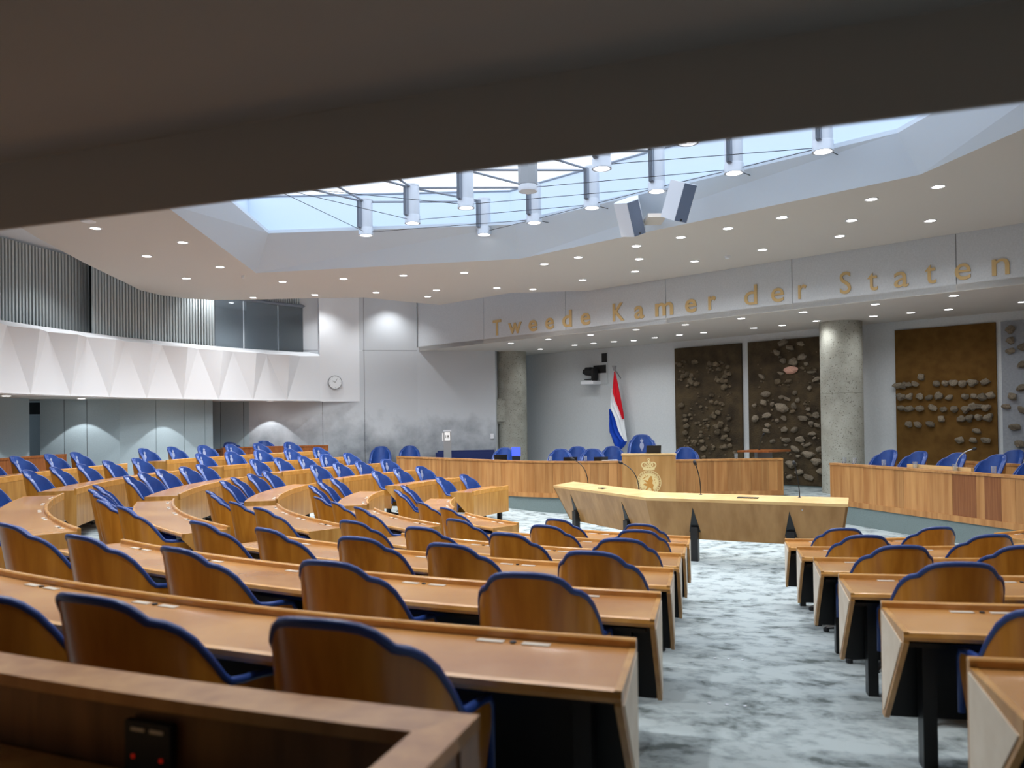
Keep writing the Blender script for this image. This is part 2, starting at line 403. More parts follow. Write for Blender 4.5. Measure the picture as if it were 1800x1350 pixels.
# ------------------------------------------------------------------ gallery front with folded facets
A0, DA = 174.75, 4.66
apx = [A0-DA*i for i in range(-3, 9)]
g = MB()
RV, RM = 13.45, 13.2
for i, a in enumerate(apx):
    v0, v1 = a+DA/2-.35, a-DA/2-.35
    A, V0, V1 = pol(RV, a, ZB1), pol(RV, v0, ZB0), pol(RV, v1, ZB0)
    g.add([V0, V1, A], [(0, 1, 2)])
    if i < len(apx)-1:
        Mm = pol(RM, a-DA*.52, ZB1-.01); A2 = pol(RV, apx[i+1], ZB1)
        g.add([A, V1, Mm], [(0, 1, 2)]); g.add([Mm, V1, A2], [(0, 1, 2)])
    # sloping ledge on top
    if i < len(apx)-1:
        B, B2 = pol(13.75, a, ZB1+.14), pol(13.75, apx[i+1], ZB1+.14)
        g.add([A, Mm, A2, B2, B], [(0, 1, 4), (1, 3, 4), (1, 2, 3)])
    g.add([V0, V1, pol(RV+.06, v1, ZB0), pol(RV+.06, v0, ZB0)], [(0, 1, 2, 3)])
lastA = pol(RV, apx[-1], ZB1)
tag(g.build('gallery_front', M['white']), 'white gallery balustrade with folded triangular facets', 'balcony', kind='structure')
# flat wall with the clock continuing the gallery front
pe = pol(RV, apx[-1]-DA/2-.35)
tag(MB().prism([pe[:2], (-4.42, 24.02), (-4.45, 24.15), (-5.75, 23.85)], ZB0, 6.2).build('wall_clock', M['white']),
    'white wall with the round clock', kind='structure')
wv = pol(RV, apx[-1]-DA/2-.35)
# piece of front below the window, between last apex and the clock wall
tag(MB().add([lastA, (pe[0], pe[1], ZB0), (pe[0], pe[1], ZB1+.03), pol(13.85, 134.0, ZB1+.17), pol(13.75, apx[-1], ZB1+.14)], [(0, 1, 2), (0, 2, 3, 4)]).build('wall_gallery_end', M['white']),
    'white end facet of the gallery front', kind='structure')
# soffit of the gallery
so = MB()
for i in range(30):
    a, b = 190-i*2.2, 190-(i+1)*2.2
    so.add([pol(13.42, a, ZB0+.02), pol(13.42, b, ZB0+.02), pol(17.5, b, ZB0+.02), pol(17.5, a, ZB0+.02)], [(0, 1, 2, 3)])
tag(so.build('ceiling_under_gallery', M['ceil']), 'low ceiling under the gallery', kind='structure')

# slatted wall behind the gallery front: every slat its own piece
def slat_wall(name, a0, a1, r, z0, z1, m, label, step=.36, zfun=None):
    root = empty(name, pol(r, a0, z0)); tag(root, label, kind='structure'); o = pol(r, a0, z0)
    n = max(2, int(abs(a0-a1)/3)); bk = MB()
    for i in range(n):
        b, c = a0+(a1-a0)*i/n, a0+(a1-a0)*(i+1)/n
        bk.add([pol(r+.06, b, z0), pol(r+.06, c, z0), pol(r+.06, c, z1), pol(r+.06, b, z1)], [(0, 1, 2, 3)])
    bk.build('backing', M['slatdark'], root, origin=o)
    s0 = None; k = int(abs(a1-a0)/step)
    for i in range(k):
        a = a0+(a1-a0)*(i+.5)/k
        p = Vector(pol(r, a, z0))-Vector(o)
        if s0 is None:
            s0 = MB().box(-.025, -.022, 0, .025, .022, z1-z0).build('slat', m, root); s = s0
        else: s = inst(s0, root)
        s.location = p; s.rotation_euler = (0, 0, R(a))
    return root
slat_wall('wall_slats_near', 163.2, 148.0, 13.82, 4.1, 5.95, M['slat'], 'pale vertical slat screen beside the gallery window')
slat_wall('wall_slats_left', 186, 161.5, 14.2, 4.1, 5.9, M['slat'], 'shaded vertical slat screen at the left end of the gallery')
slat_wall('wall_slats_window', 147.6, 134.6, 13.95, 5.5, 5.95, M['slat'], 'short slat strip above the gallery window', step=.3)
# gallery window with panes and the booth behind it
wr = empty('window_2', pol(13.9, 141, 4.15)); tag(wr, 'long dark gallery window beside the slat screen', kind='structure'); wo = pol(13.9, 141, 4.15)
ang = [147.8, 143.9, 139.3, 134.9]
for i in range(3):
    a, b = ang[i]-.1, ang[i+1]+.1
    p = MB(); p.add([pol(13.9, a, 4.16), pol(13.9, b, 4.16), pol(13.9, b, 5.52), pol(13.9, a, 5.52), pol(13.912, a, 4.16), pol(13.912, b, 4.16), pol(13.912, b, 5.52), pol(13.912, a, 5.52)],
                    [(0, 1, 2, 3), (7, 6, 5, 4), (0, 4, 5, 1), (2, 6, 7, 3), (1, 5, 6, 2), (0, 3, 7, 4)])
    p.build('pane', M['frost'], wr, origin=wo)
f = MB(); ptop = [pol(13.9, a, 5.53) for a in ang]; pbot = [pol(13.9, a, 4.15) for a in ang]
f.tube(ptop, .045, 4); f.tube(pbot, .02, 4)
for k in (0, 3): f.tube([pol(13.9, ang[k], 4.15), pol(13.9, ang[k], 5.55)], .03, 4)
for k in (1, 2): f.tube([pol(13.9, ang[k], 4.15), pol(13.9, ang[k], 5.52)], .004, 4)
f.build('window_frame', M['grill'], wr, origin=wo)
bt = MB()
bt.add([pol(13.95, 148, 4.15), pol(13.95, 134.5, 4.15), pol(16.5, 134, 4.15), pol(16.5, 149, 4.15), pol(13.95, 148, 5.62), pol(13.95, 134.5, 5.62), pol(16.5, 134, 5.62), pol(16.5, 149, 5.62)],
       [(0, 1, 2, 3), (4, 5, 6, 7), (2, 3, 7, 6), (0, 3, 7, 4), (1, 2, 6, 5)])
tag(bt.build('wall_booth', M['wallgrey']), 'grey interior of the booth behind the gallery window', kind='structure')

# ------------------------------------------------------------------ gallery above the camera (soffit and downstand)
bp0, bp1 = Vector((-6.5, 4.22, 0)), Vector((6.5, -.37, 0))
bd = (bp1-bp0).normalized(); bn = Vector((-bd.y, bd.x, 0))
def bpt(p, o): q = p+bn*o; return (q.x, q.y)
tag(MB().ring_loft([[(*bpt(p, f), z) for f, z in ((0, ZB0), (.22, ZB0+.16), (.22, 4.0), (-.004, 4.0), (-.004, ZB0+.004))] for p in (bp0, bp1)]).build('wall_gallery_downstand', M['taupe']),
    'dark downstand edge of the gallery overhead', kind='structure')
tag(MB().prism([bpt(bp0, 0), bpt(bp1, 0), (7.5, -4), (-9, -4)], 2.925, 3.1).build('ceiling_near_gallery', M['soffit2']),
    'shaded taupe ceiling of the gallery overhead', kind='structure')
# ------------------------------------------------------------------ concrete columns
def column(name, x, y, rad, z0, z1, label, n=40):
    t = empty(name, (x, y, z0), 0, label, 'column', 'round concrete columns')
    zj = z0+(z1-z0)*.58
    m = MB(); m.lathe([(rad, 0), (rad, zj-z0-.006), (rad-.008, zj-z0), (rad, zj-z0+.006), (rad, z1-z0)], n)
    m.build('shaft', M['concrete'], t, smooth=35)
    return t
c1 = column('concrete_column', 7.52, 18.35, .455, ZST, ZS, 'smooth round concrete column between the stone art panels')
c2 = column('concrete_column', 0.0, 25.25, .47, ZST, ZS, 'rough concrete column with a side bracket beside the bare wall')
MB().box(-.78, -.42, 1.65, .02, .1, 2.42, .06).build('bracket', M['concrete'], c2)

# ------------------------------------------------------------------ downlights
def spot_data(name, power, size, blend, rad=.05, col=(.95, .98, 1.0)):
    l = bpy.data.lights.new(name, 'SPOT'); l.energy = power; l.spot_size = R(size); l.spot_blend = blend
    l.shadow_soft_size = rad; l.color = col; return l
DOWN_MAIN = [(-6.56, 12.73), (-5.62, 13.81), (-6.73, 14.9), (-5.78, 16.02), (-6.94, 17.22), (-5.04, 17.8), (-3.64, 17.55), (-6.4, 20.0), (-4.79, 19.68), (-3.25, 19.46), (-2.29, 17.23), (-0.97, 17.0), (-1.77, 19.25), (-2.08, 20.2), (-0.32, 19.03), (0.54, 19.3), (0.69, 16.18), (1.32, 15.54), (1.63, 18.1), (2.3, 14.59), (2.54, 15.79), (2.66, 17.13), (2.97, 13.94), (3.7, 16.1), (3.62, 13.32), (4.74, 15.08), (4.29, 12.64), (5.49, 12.89), (5.25, 11.64), (5.9, 11.04), (6.8, 12.99), (5.76, 14.02)]
DOWN_SOFFIT = [(-0.01, 22.31), (0.99, 21.34), (2.01, 20.33), (3.0, 19.3), (3.99, 18.38), (4.97, 17.35), (5.98, 16.44), (6.99, 15.41), (7.96, 14.44), (0.88, 24.24), (1.82, 23.09), (2.32, 22.64), (2.84, 22.22), (3.35, 21.97), (3.8, 21.27), (4.32, 20.63), (4.83, 20.16), (5.82, 19.28), (6.33, 18.76), (6.84, 18.0), (7.79, 17.27), (8.34, 16.77), (8.88, 16.31), (9.79, 15.37)]
# downlights added to light the near rows, unseen behind the overhanging gallery
DOWN_ADDED = [(-6.6, 10.2), (-6.2, 7.6), (-4.6, 6.2), (-2.6, 5.0), (-.6, 4.2), (7.2, 10.2), (7.6, 7.6), (8.0, 5.0), (5.6, 3.6), (3.4, 3.4), (1.4, 3.6), (9.6, 8.4), (10, 5.6), (-1.6, 6.8), (-3.6, 8.6)]
ringm = MB()
ringm.ring_loft([[(r*cos(2*pi*i/20), r*sin(2*pi*i/20), z) for i in range(20)] for r, z in [(.075, -.002), (.078, -.008), (.098, -.008), (.1, 0.0)]], cap=False)
lensm = MB().lathe([(.0745, -.004), (.0745, -.001)], 20)
def make_down(loc, z, data, label, group, dim=False, src=[None, None]):
    t = empty('downlight', (loc[0], loc[1], z), 0, label, 'downlight', group)
    if src[0] is None:
        src[0] = ringm.build('trim_ring', M['white'], t); src[1] = lensm.build('lens', M['lens'], t)
    else:
        inst(src[0], t); inst(src[1], t)
    lo_ = bpy.data.objects.new('downlight_lamp', data); C.link(lo_); lo_.parent = t; lo_.location = (0, 0, -.03)
    return t
sd1 = spot_data('ceiling_spot', SPOT_W, 150, 1.0)
sd2 = spot_data('soffit_spot', SOFF_W, 150, 1.0)
sd1b = spot_data('ceiling_spot_right', SPOT_W*.66, 150, 1.0)
sd1a = spot_data('ceiling_spot_left', SPOT_W*1.9, 150, 1.0)
NTH = ['first', 'second', 'third', 'fourth', 'fifth', 'sixth', 'seventh', 'eighth', 'ninth', 'tenth', 'eleventh', 'twelfth', 'thirteenth', 'fourteenth', 'fifteenth', 'sixteenth', 'seventeenth', 'eighteenth']
INNER = {0, 1, 3, 5, 6, 10, 11, 16, 17, 19, 22, 24, 26, 28, 29}
for part, txt in ((True, 'in the row along the skylight edge'), (False, 'in the row nearer the walls')):
    idx = sorted([i for i in range(len(DOWN_MAIN)) if (i in INNER) == part], key=lambda i: DOWN_MAIN[i][0]/DOWN_MAIN[i][1])
    for k, i in enumerate(idx):
        p = DOWN_MAIN[i]
        make_down(p, ZC, sd1a if p[0] < -1 else sd1b, '%s round ceiling downlight from the left %s' % (NTH[k], txt), 'downlights in the main ceiling')
for p in DOWN_ADDED: make_down(p, ZC, sd1 if p[0] > 0 else sd1a, 'round ceiling downlight above the nearest rows, hidden behind the overhanging gallery', 'downlights over the nearest rows')
for k, p in enumerate(DOWN_SOFFIT):
    make_down(p, ZS-.006, sd2, '%s downlight from the left in the %s row over the rostrum' % ((NTH[k], 'front') if k < 9 else (NTH[k-9], 'rear')), 'downlights over the rostrum')
# assumed lights added for the scallops close to the walls: under the gallery and in the gap above the ceiling slab
sd3 = spot_data('assumed_gallery_spot', 34, 86, .1, .02)  # unseen fixtures assumed from the light on these walls; the last is added
lab3 = ['recessed downlight under the gallery lighting the dark panelled wall', 'recessed downlight under the gallery lighting the wall below the clock', 'recessed downlight under the gallery above the pale pier', 'recessed downlight under the gallery by the left wall']
for (x, y), lb in zip([(-10.0, 18.7), (-6.9, 22.93), (-8.35, 20.05), (-10.3, 16.4)], lab3): make_down((x, y), ZB0+.015, sd3, lb, 'downlights under the gallery')
sd4 = spot_data('assumed_wall_washer', 72, 110, .8, .03)  # unseen washers assumed from the scallops of light; the last is simply added
lab4 = ['wall washer above the corner wall beside the lettering', 'wall washer above the clock wall', 'wall washer above the slat screen', 'wall washer above the gallery slats']
for (x, y), lb in zip([(-3.55, 23.55), (-5.3, 22.85), (-7.75, 20.75), (-8.9, 16.6)], lab4):
    make_down((x, y), 5.945, sd4, lb, 'wall washers above the ceiling edge')
# booth lights
sd5 = spot_data('booth_spot', 60, 150, .8)
for a, lb in zip((146.5, 142, 138), ('left', 'middle', 'right')):
    make_down(pol(15.2, a)[:2], 5.615, sd5, lb+' small ceiling light inside the gallery booth', 'booth lights')
def puck(name, x, y, z, label, cat):
    t = MB().lathe([(.055, 0), (.055, -.02), (.04, -.05), (.0, -.052)], 18).build(name, M['white'], None, smooth=40)
    t.location = (x, y, z); return tag(t, label, cat)
puck('smoke_detector', 4.23, 15.63, ZC, 'small round smoke detector on the ceiling near the lettering', 'detector')
t = puck('loudspeaker_grille', -6.45, 12.3, ZC, 'flat round grey ceiling grille at the left of the skylight', 'grille'); t.scale = (2, 2, .3)
t = puck('sprinkler_head', -5.65, 17.0, ZC, 'tiny sprinkler head in the ceiling left of the skylight corner', 'sprinkler'); t.scale = (.6, .6, 1.2)

# ------------------------------------------------------------------ hanging lamps under the skylight
LAMPS = [(-2.69, 15.05), (-1.71, 14.18), (-0.71, 13.2), (0.29, 12.29), (1.3, 11.22), (2.28, 10.21), (4.16, 10.62), (3.23, 11.51), (2.28, 12.39), (1.37, 13.31), (0.44, 14.26), (-0.48, 15.13), (-3.61, 11.98)]
ll = ['leftmost hanging cylinder lamp of the front lamp row', 'second hanging cylinder lamp of the front lamp row', 'third hanging cylinder lamp of the front lamp row', None, 'hanging cylinder lamp right of the octagonal loudspeaker', 'hanging cylinder lamp showing only its lower collar',
      'rightmost hanging cylinder lamp under the skylight', 'second hanging cylinder lamp from the right end', 'hanging cylinder lamp in front of the twin white loudspeakers', 'hanging cylinder lamp left of the twin white loudspeakers', 'hanging cylinder lamp right of the octagonal loudspeaker, rear row', 'leftmost hanging cylinder lamp of the rear lamp row', 'hanging lamp at far left peeping below the gallery edge']
sd6 = spot_data('hanging_spot', LAMP_W, 100, .6, .08, (1, .98, .97))
LZ, LH = 5.6, .68
lp = None
for (x, y), lb in zip(LAMPS, ll):
    if lb is None:
        t = empty('octagonal_loudspeaker', (x, y, LZ), 0, 'grey octagonal column loudspeaker hanging among the cylinder lamps', 'loudspeaker')
        MB().lathe([(.15, .1), (.15, LH)], 8).build('body', M['steelgrey'], t)
        MB().lathe([(.148, 0), (.152, .02), (.152, .085), (.14, .1)], 8).build('collar', M['spk'], t)
        continue
    t = empty('hanging_lamp', (x, y, LZ), 0, lb, 'lamp', 'cylinder lamps under the skylight')
    if lp is None:
        b = MB().lathe([(.128, .13), (.128, LH-.03), (.134, LH-.03), (.134, LH), (.05, LH+.01)], 28).build('body', M['alu'], t, smooth=35)
        c = MB().ring_loft([[(r*cos(2*pi*i/28), r*sin(2*pi*i/28), z) for i in range(28)] for r, z in [(.132, .14), (.136, .13), (.136, .03), (.14, .02), (.14, 0), (.115, 0), (.1, .05)]], cap=False).build('collar', M['alu'], t, smooth=35)
        le = MB().lathe([(.098, .035), (.098, .045)], 28).build('lens', M['lens'], t)
        hs = MB(); hs.box(-.16, -.035, .12, -.115, .035, LH-.05)
        for k in range(6): hs.box(-.185, -.035+k*.0125, .13, -.155, -.03+k*.0125, LH-.06)
        h = hs.build('heat_sink', M['grill'], t); h.rotation_euler = (0, 0, R(50))
        lp = (b, c, le, h)
    else:
        for s in lp: inst(s, t)
    lo_ = bpy.data.objects.new('hanging_lamp_light', sd6); C.link(lo_); lo_.parent = t; lo_.location = (0, 0, -.02)
tr = empty('lamp_truss', (.5, 13, 6.25), 0, 'light lattice of grey rods and cables tying the hanging lamps together', 'truss')
row2 = LAMPS[:6]; row1 = [LAMPS[11], LAMPS[10], LAMPS[9], LAMPS[8], LAMPS[7], LAMPS[6]]
def rod(a, b, za, zb, rad, nm):
    MB().tube([(a[0], a[1], za), (b[0], b[1], zb)], rad, 6).build(nm, M['grill'] if nm == 'rod' else M['black'], tr, origin=(.5, 13, 6.25))
zt, zb = LZ+LH-.05, LZ+.06
for i in range(6):
    rod(row2[i], row1[i], zt, zt, .02, 'rod')
    if i < 5:
        rod(row2[i+1], row1[i], zt, zt, .02, 'rod')
        rod(row2[i], row1[i+1], zb, zb, .005, 'cable')
        rod(row1[i], row1[i+1], zb, zb, .005, 'cable')
    q = Vector(row1[i])-Vector(row2[i]); e = Vector(row1[i])+Vector((.7, .72)).normalized()*.75
    rod(row1[i], e, zb, zb+.02, .006, 'cable')
    b3 = Vector(row2[i])+Vector((-.92, -3.07))*.55
    rod(row2[i], b3, zt, zt, .02, 'rod')
    b4 = Vector(row2[i])+Vector((-1.9, -2.1))*.55
    rod(row2[i], b4, zt, zt, .02, 'rod')
for i in range(3): rod(LAMPS[12], row2[i], zb, zb, .005, 'cable')
# twin loudspeakers on the recess wall
for k, (x, y, z, rz, ti, lb) in enumerate([(2.0, 13.05, 5.38, -12, -20, 'white wedge loudspeaker with grey grille, left of the ceiling pair'), (2.60, 12.1, 5.36, -18, 9, 'white wedge loudspeaker with grey grille, right of the ceiling pair')]):
    t = empty('wedge_loudspeaker', (x, y, z), 0, lb, 'loudspeaker', 'twin ceiling loudspeakers'); t.rotation_euler = (R(22), R(ti), R(-rz-5))
    m = MB(); s = [(-.22, .12), (-.1, -.16), (.1, -.16), (.22, .12), (.12, .2), (-.12, .2)]
    m.prism(s, -.28, .28); m.build('cabinet', M['spk'], t)
    MB().box(-.095, -.172, -.275, .095, -.158, .275).build('grille', mat('speaker grille', (96, 108, 128), .7) if k == 0 else bpy.data.materials['speaker grille'], t)
    MB().box(-.012, -.178, -.26, .012, -.17, -.235).build('badge', M['black'], t)
b = tag(MB().box(2.2, 12.75, 5.3, 2.5, 13.3, 5.36).build('loudspeaker_bracket', M['ceil']), 'small bracket between the twin white loudspeakers', 'bracket')

# ------------------------------------------------------------------ lettering
LETTERS = [('T', -5.58, -5.26, 1), ('w', -4.99, -4.49, 1), ('e', -4.23, -3.93, 1), ('e', -3.64, -3.35, 1), ('d', -3.06, -2.75, 1), ('e', -2.46, -2.16, 1), ('K', -1.47, -1.13, 1), ('a', -0.84, -0.57, 1), ('m', -0.26, 0.22, 1), ('e', 0.53, 0.82, 1), ('r', 1.11, 1.3, 1), ('d', 1.96, 2.25, 0), ('e', 2.56, 2.83, 0), ('r', 3.13, 3.3, 0), ('S', 3.96, 4.17, 0), ('t', 4.48, 4.66, 0), ('a', 4.95, 5.2, 0), ('t', 5.48, 5.66, 0), ('e', 5.96, 6.21, 0), ('n', 6.53, 6.79, 0)]
def glyph(ch, bold, ext=.5):
    c = bpy.data.curves.new('glyph', 'FONT'); c.body = ch; c.size = 1; c.extrude = ext; c.offset = .017 if bold else .004; c.resolution_u = 4
    o = bpy.data.objects.new('glyph', c); C.link(o); dg = bpy.context.evaluated_depsgraph_get()
    me = bpy.data.meshes.new_from_object(o.evaluated_get(dg)); bpy.data.objects.remove(o); bpy.data.curves.remove(c); return me
def bbox(me): xs = [v.co.x for v in me.vertices]; ys = [v.co.y for v in me.vertices]; return min(xs), max(xs), min(ys), max(ys)
capm = glyph('T', 1); cap = bbox(capm)[3]; sz = .415/cap
lt = empty('wall_lettering', on_band(0, 4.43), 0, 'ochre raised letters reading Tweede Kamer der Staten on the grey fascia', 'lettering')
lt.rotation_euler = (0, 0, R(-44.6))
for ch, u0, u1, bo in LETTERS:
    me = glyph(ch, bo); x0, x1, y0, y1 = bbox(me); sx = (u1-u0)/(x1-x0)
    for v in me.vertices:
        v.co = Vector((u0+(v.co.x-x0)*sx, -.004-.016*(1 if v.co.z > 0 else 0), v.co.y*sz))
    bm = bmesh.new(); bm.from_mesh(me); bmesh.ops.recalc_face_normals(bm, faces=bm.faces[:]); bm.to_mesh(me); bm.free()
    me.materials.clear(); me.materials.append(M['gold']); me.name = 'letter'
    o = bpy.data.objects.new('letter', me); C.link(o); o.parent = lt
def text_on(body, size, m, parent, loc, rot, name='print', ext=.002, width=None):
    me = glyph(body, 0); x0, x1, y0, y1 = bbox(me); k = size/(y1-y0)
    kx = k if width is None else width/(x1-x0)
    for v in me.vertices: v.co = Vector(((v.co.x-(x0+x1)/2)*kx, (v.co.y-(y0+y1)/2)*k, ext*(1 if v.co.z > 0 else 0)))
    me.materials.clear(); me.materials.append(m); o = bpy.data.objects.new(name, me); C.link(o); o.parent = parent; o.location = loc; o.rotation_euler = rot; return o
# ------------------------------------------------------------------ the blue armchair
PHI = [(-90, .595), (-85, .615), (-75, .685), (-66, .745), (-58, .783), (-51, .805), (-46, .813), (-42, .82), (-38, .84), (-33, .861), (-26, .878), (-17, .888), (-8, .892), (0, .893)]
PHI = [(a, .595+(h-.595)*1.09) for a, h in PHI]
PHI = PHI+[(-a, h) for a, h in PHI[:-1][::-1]]
W_, DB, FR = .285, .265, .235
def plan(t, hgt):
    """t: ('a',phi) on the back arc or ('s',side,y) on the straight arm; returns x,y,nx,ny at height hgt"""
    k = .80+.20*min(1, max(0, (hgt-.2)/.28))**.6
    lean = .085*max(0, (hgt-.42)/.47)
    if t[0] == 'a':
        p = R(t[1]); x, y = W_*sin(p)*k, -DB*cos(p)*k-lean*max(0, cos(p))
        nx, ny = sin(p)/W_, -cos(p)/DB; L = math.hypot(nx, ny); return x, y, nx/L, ny/L
    s, yy = t[1], t[2]
    return s*W_*k, yy*k, s, 0.0
path = [('s', -1, FR), ('s', -1, FR*.9), ('s', -1, FR*.6), ('s', -1, FR*.25)]
hts = [.535, .568, .58, .585]
for a, h in PHI: path.append(('a', a)); hts.append(h)
path += [('s', 1, FR*.25), ('s', 1, FR*.6), ('s', 1, FR*.9), ('s', 1, FR)]; hts += [.585, .58, .568, .535]
def pt(i, h, off):
    x, y, nx, ny = plan(path[i], h); return (x+nx*off, y+ny*off, h)
def shell_mesh(z0, o_out, o_in, dz=0, nv=7, z0b=None):
    m = MB(); n = len(path); outer, inner = [], []
    for j in range(nv+1):
        f = j/nv
        outer.append([pt(i, z0+(hts[i]+dz-z0)*f, o_out) for i in range(n)])
        inner.append([pt(i, z0+(hts[i]+dz-z0)*f, o_in) for i in range(n)])
    vs = [p for r in outer for p in r]+[p for r in inner for p in r]; off = (nv+1)*n; fs = []
    for j in range(nv):
        for i in range(n-1):
            a, b = j*n+i, j*n+i+1
            fs.append((a, b, b+n, a+n)); fs.append((off+a+n, off+b+n, off+b, off+a))
    for i in range(n-1):
        fs.append((i, off+i, off+i+1, i+1)); t = nv*n; fs.append((t+i, t+i+1, off+t+i+1, off+t+i))
    for j in range(nv):
        a = j*n; fs.append((a, a+n, off+a+n, off+a)); b = j*n+n-1; fs.append((b, off+b, off+b+n, b+n))
    return m.add(vs, fs)
def rim_mesh(r=.0155, off=-.008):
    pts = [pt(i, hts[i], off) for i in range(len(path))]
    pts = [(pts[0][0], pts[0][1]-.004, .30)]+[(pts[0][0], pts[0][1], .5)]+pts+[(pts[-1][0], pts[-1][1], .5)]+[(pts[-1][0], pts[-1][1]-.004, .30)]
    return MB().tube(pts, r, 8)
def inner_y(x, z):
    # y of the lining surface in the middle of the back
    k = .80+.20*min(1, max(0, (z-.2)/.28))**.6; lean = .085*max(0, (z-.42)/.47)
    sp = max(-1, min(1, x/(W_*k))); c = math.sqrt(1-sp*sp); return -DB*c*k-lean*c+.062
def seat_mesh():
    m = MB(); rings = []
    base = [(.215*sin(R(a)), -.17*cos(R(a))) for a in range(-90, 91, 15)]
    outl = [(-.215, .22), (-.2, .255)]+[(-.215, .1)]+base+[(.215, .1)]+[(.2, .255), (.215, .22)][::-1]
    outl = [(-.19, .262), (-.215, .235), (-.215, .1)]+base+[(.215, .1), (.215, .235), (.19, .262)]
    for s, z in [(.90, .34), (1, .355), (1, .42), (.97, .445), (.85, .458), (.5, .462)]:
        rings.append([(x*s, .03+(y-.03)*s, z) for x, y in outl])
    return m.ring_loft(rings)
def star_mesh():
    m = MB()
    for k in range(5):
        a = 2*pi*k/5+.3; c, s = cos(a), sin(a); t = (-s, c)
        m.tube([(.03*c, .03*s, .085), (.15*c, .15*s, .06), (.26*c, .26*s, .035)], [.026, .02, .014], 6)
        m.lathe([(.01, .0), (.026, .004), (.026, .03), (.01, .04)], 8, .262*c, .262*s, 0)
    m.lathe([(.045, .05), (.045, .1)], 12)
    return m
def emblem_mesh():
    m = MB()
    def flat(pts):
        n = len(pts); cx = sum(p[0] for p in pts)/n; cz = sum(p[1] for p in pts)/n
        V = [(x, inner_y(x, z)+.013, z) for x, z in pts]+[(cx, inner_y(cx, cz)+.014, cz)]
        m.add(V, [(i, (i+1) % n, n) for i in range(n)])
    zc = .742
    flat([(.042*sin(2*pi*i/16), zc+.06*cos(2*pi*i/16)) for i in range(16)])
    flat([(-.014, zc-.056), (.014, zc-.056), (0, zc-.1)])
    flat([(-.02, zc+.062), (.02, zc+.062), (.032, zc+.09), (.015, zc+.106), (0, zc+.096), (-.015, zc+.106), (-.032, zc+.09)])
    flat([(-.007, zc+.104), (.007, zc+.104), (.007, zc+.118), (-.007, zc+.118)])
    return m
chair_src = {}
def build_chair_src(t):
    p = {}
    p['shell'] = shell_mesh(.2, .0, -.018, -.012).build('shell', M['shellwood'], t, smooth=50)
    p['lining'] = shell_mesh(.36, -.018, -.062, -.004, 6).build('lining', M['leather'], t, smooth=60)
    p['rim'] = rim_mesh().build('rim', M['piping'], t, smooth=True)
    p['seat'] = seat_mesh().build('seat_cushion', M['leather'], t, smooth=50)
    p['column'] = MB().lathe([(.05, .08), (.05, .2), (.03, .2), (.03, .3), (.14, .31), (.14, .345)], 14).build('pedestal', M['black'], t, smooth=40)
    p['base'] = star_mesh().build('star_base', M['black'], t, smooth=40)
    p['emblem'] = emblem_mesh().build('emblem', M['emblem'], t)
    p['emblem']['label'] = 'pale stamped coat of arms'
    return p
def chair(x, y, z, face, label, group, emblem=True, scale=None, name='armchair'):
    """face: world angle in degrees the chair looks towards"""
    t = empty(name, (x, y, z), R(face-90), label, 'chair', group)
    if scale: t.scale = scale
    if not chair_src:
        chair_src.update(build_chair_src(t))
    else:
        for k, s in chair_src.items():
            if k == 'emblem' and not emblem: continue
            inst(s, t)
    return t

# ------------------------------------------------------------------ curved desks in six rows and six blocks
B0, DW, HW = 225.4, 29.2, .5
BLK = {'W4': (B0-3*DW, B0-2*DW), 'W3': (B0-2*DW, B0-DW), 'W2': (B0-DW, B0), 'W1': (B0, B0+DW), 'W0': (B0+DW, B0+2*DW), 'X': (B0+2*DW, B0+3*DW)}
BNAME = {'W4': 'far block beside the rostrum', 'W3': 'far left block', 'W2': 'left middle block', 'W1': 'near left block', 'W0': 'near right block', 'X': 'far right block'}
ROW = ['sixth', 'fifth', 'fourth', 'third', 'second', 'front']
ORD = ['first', 'second', 'third', 'fourth', 'fifth', 'sixth']
NSEAT = [6, 5, 5, 4, 3, 2]
DEP = .48
def zrim(k): return 1.357-.1239*k
def hwid(b, s, r):
    # half width of the aisle beside block b (s=+1: side of the smaller angle)
    if b == 'W0' and s > 0: return .495+(r-4.94)*.0237
    if b == 'W1' and s < 0: return .545-(r-4.94)*.026
    return {('W3', -1): .22, ('W3', 1): .62, ('W4', -1): .6}.get((b, s), .5)
def lohi(b, r, hw=HW):
    a, c = BLK[b]; x = hw-HW
    return a+math.degrees(math.asin((hwid(b, 1, r)+x)/r)), c-math.degrees(math.asin((hwid(b, -1, r)+x)/r))
def arc_solid(b, prof, hw=HW, n=None):
    """sweep a closed (r,z) profile between the two aisle lines of block b"""
    m = MB(); k = len(prof)
    n = n or 14
    rings = []
    for i in range(n+1):
        ring = []
        for r, z in prof:
            lo, hi = lohi(b, r, hw); ring.append(pol(r, lo+(hi-lo)*i/n, z))
        rings.append(ring)
    return m.ring_loft(rings)
plate_src = {}
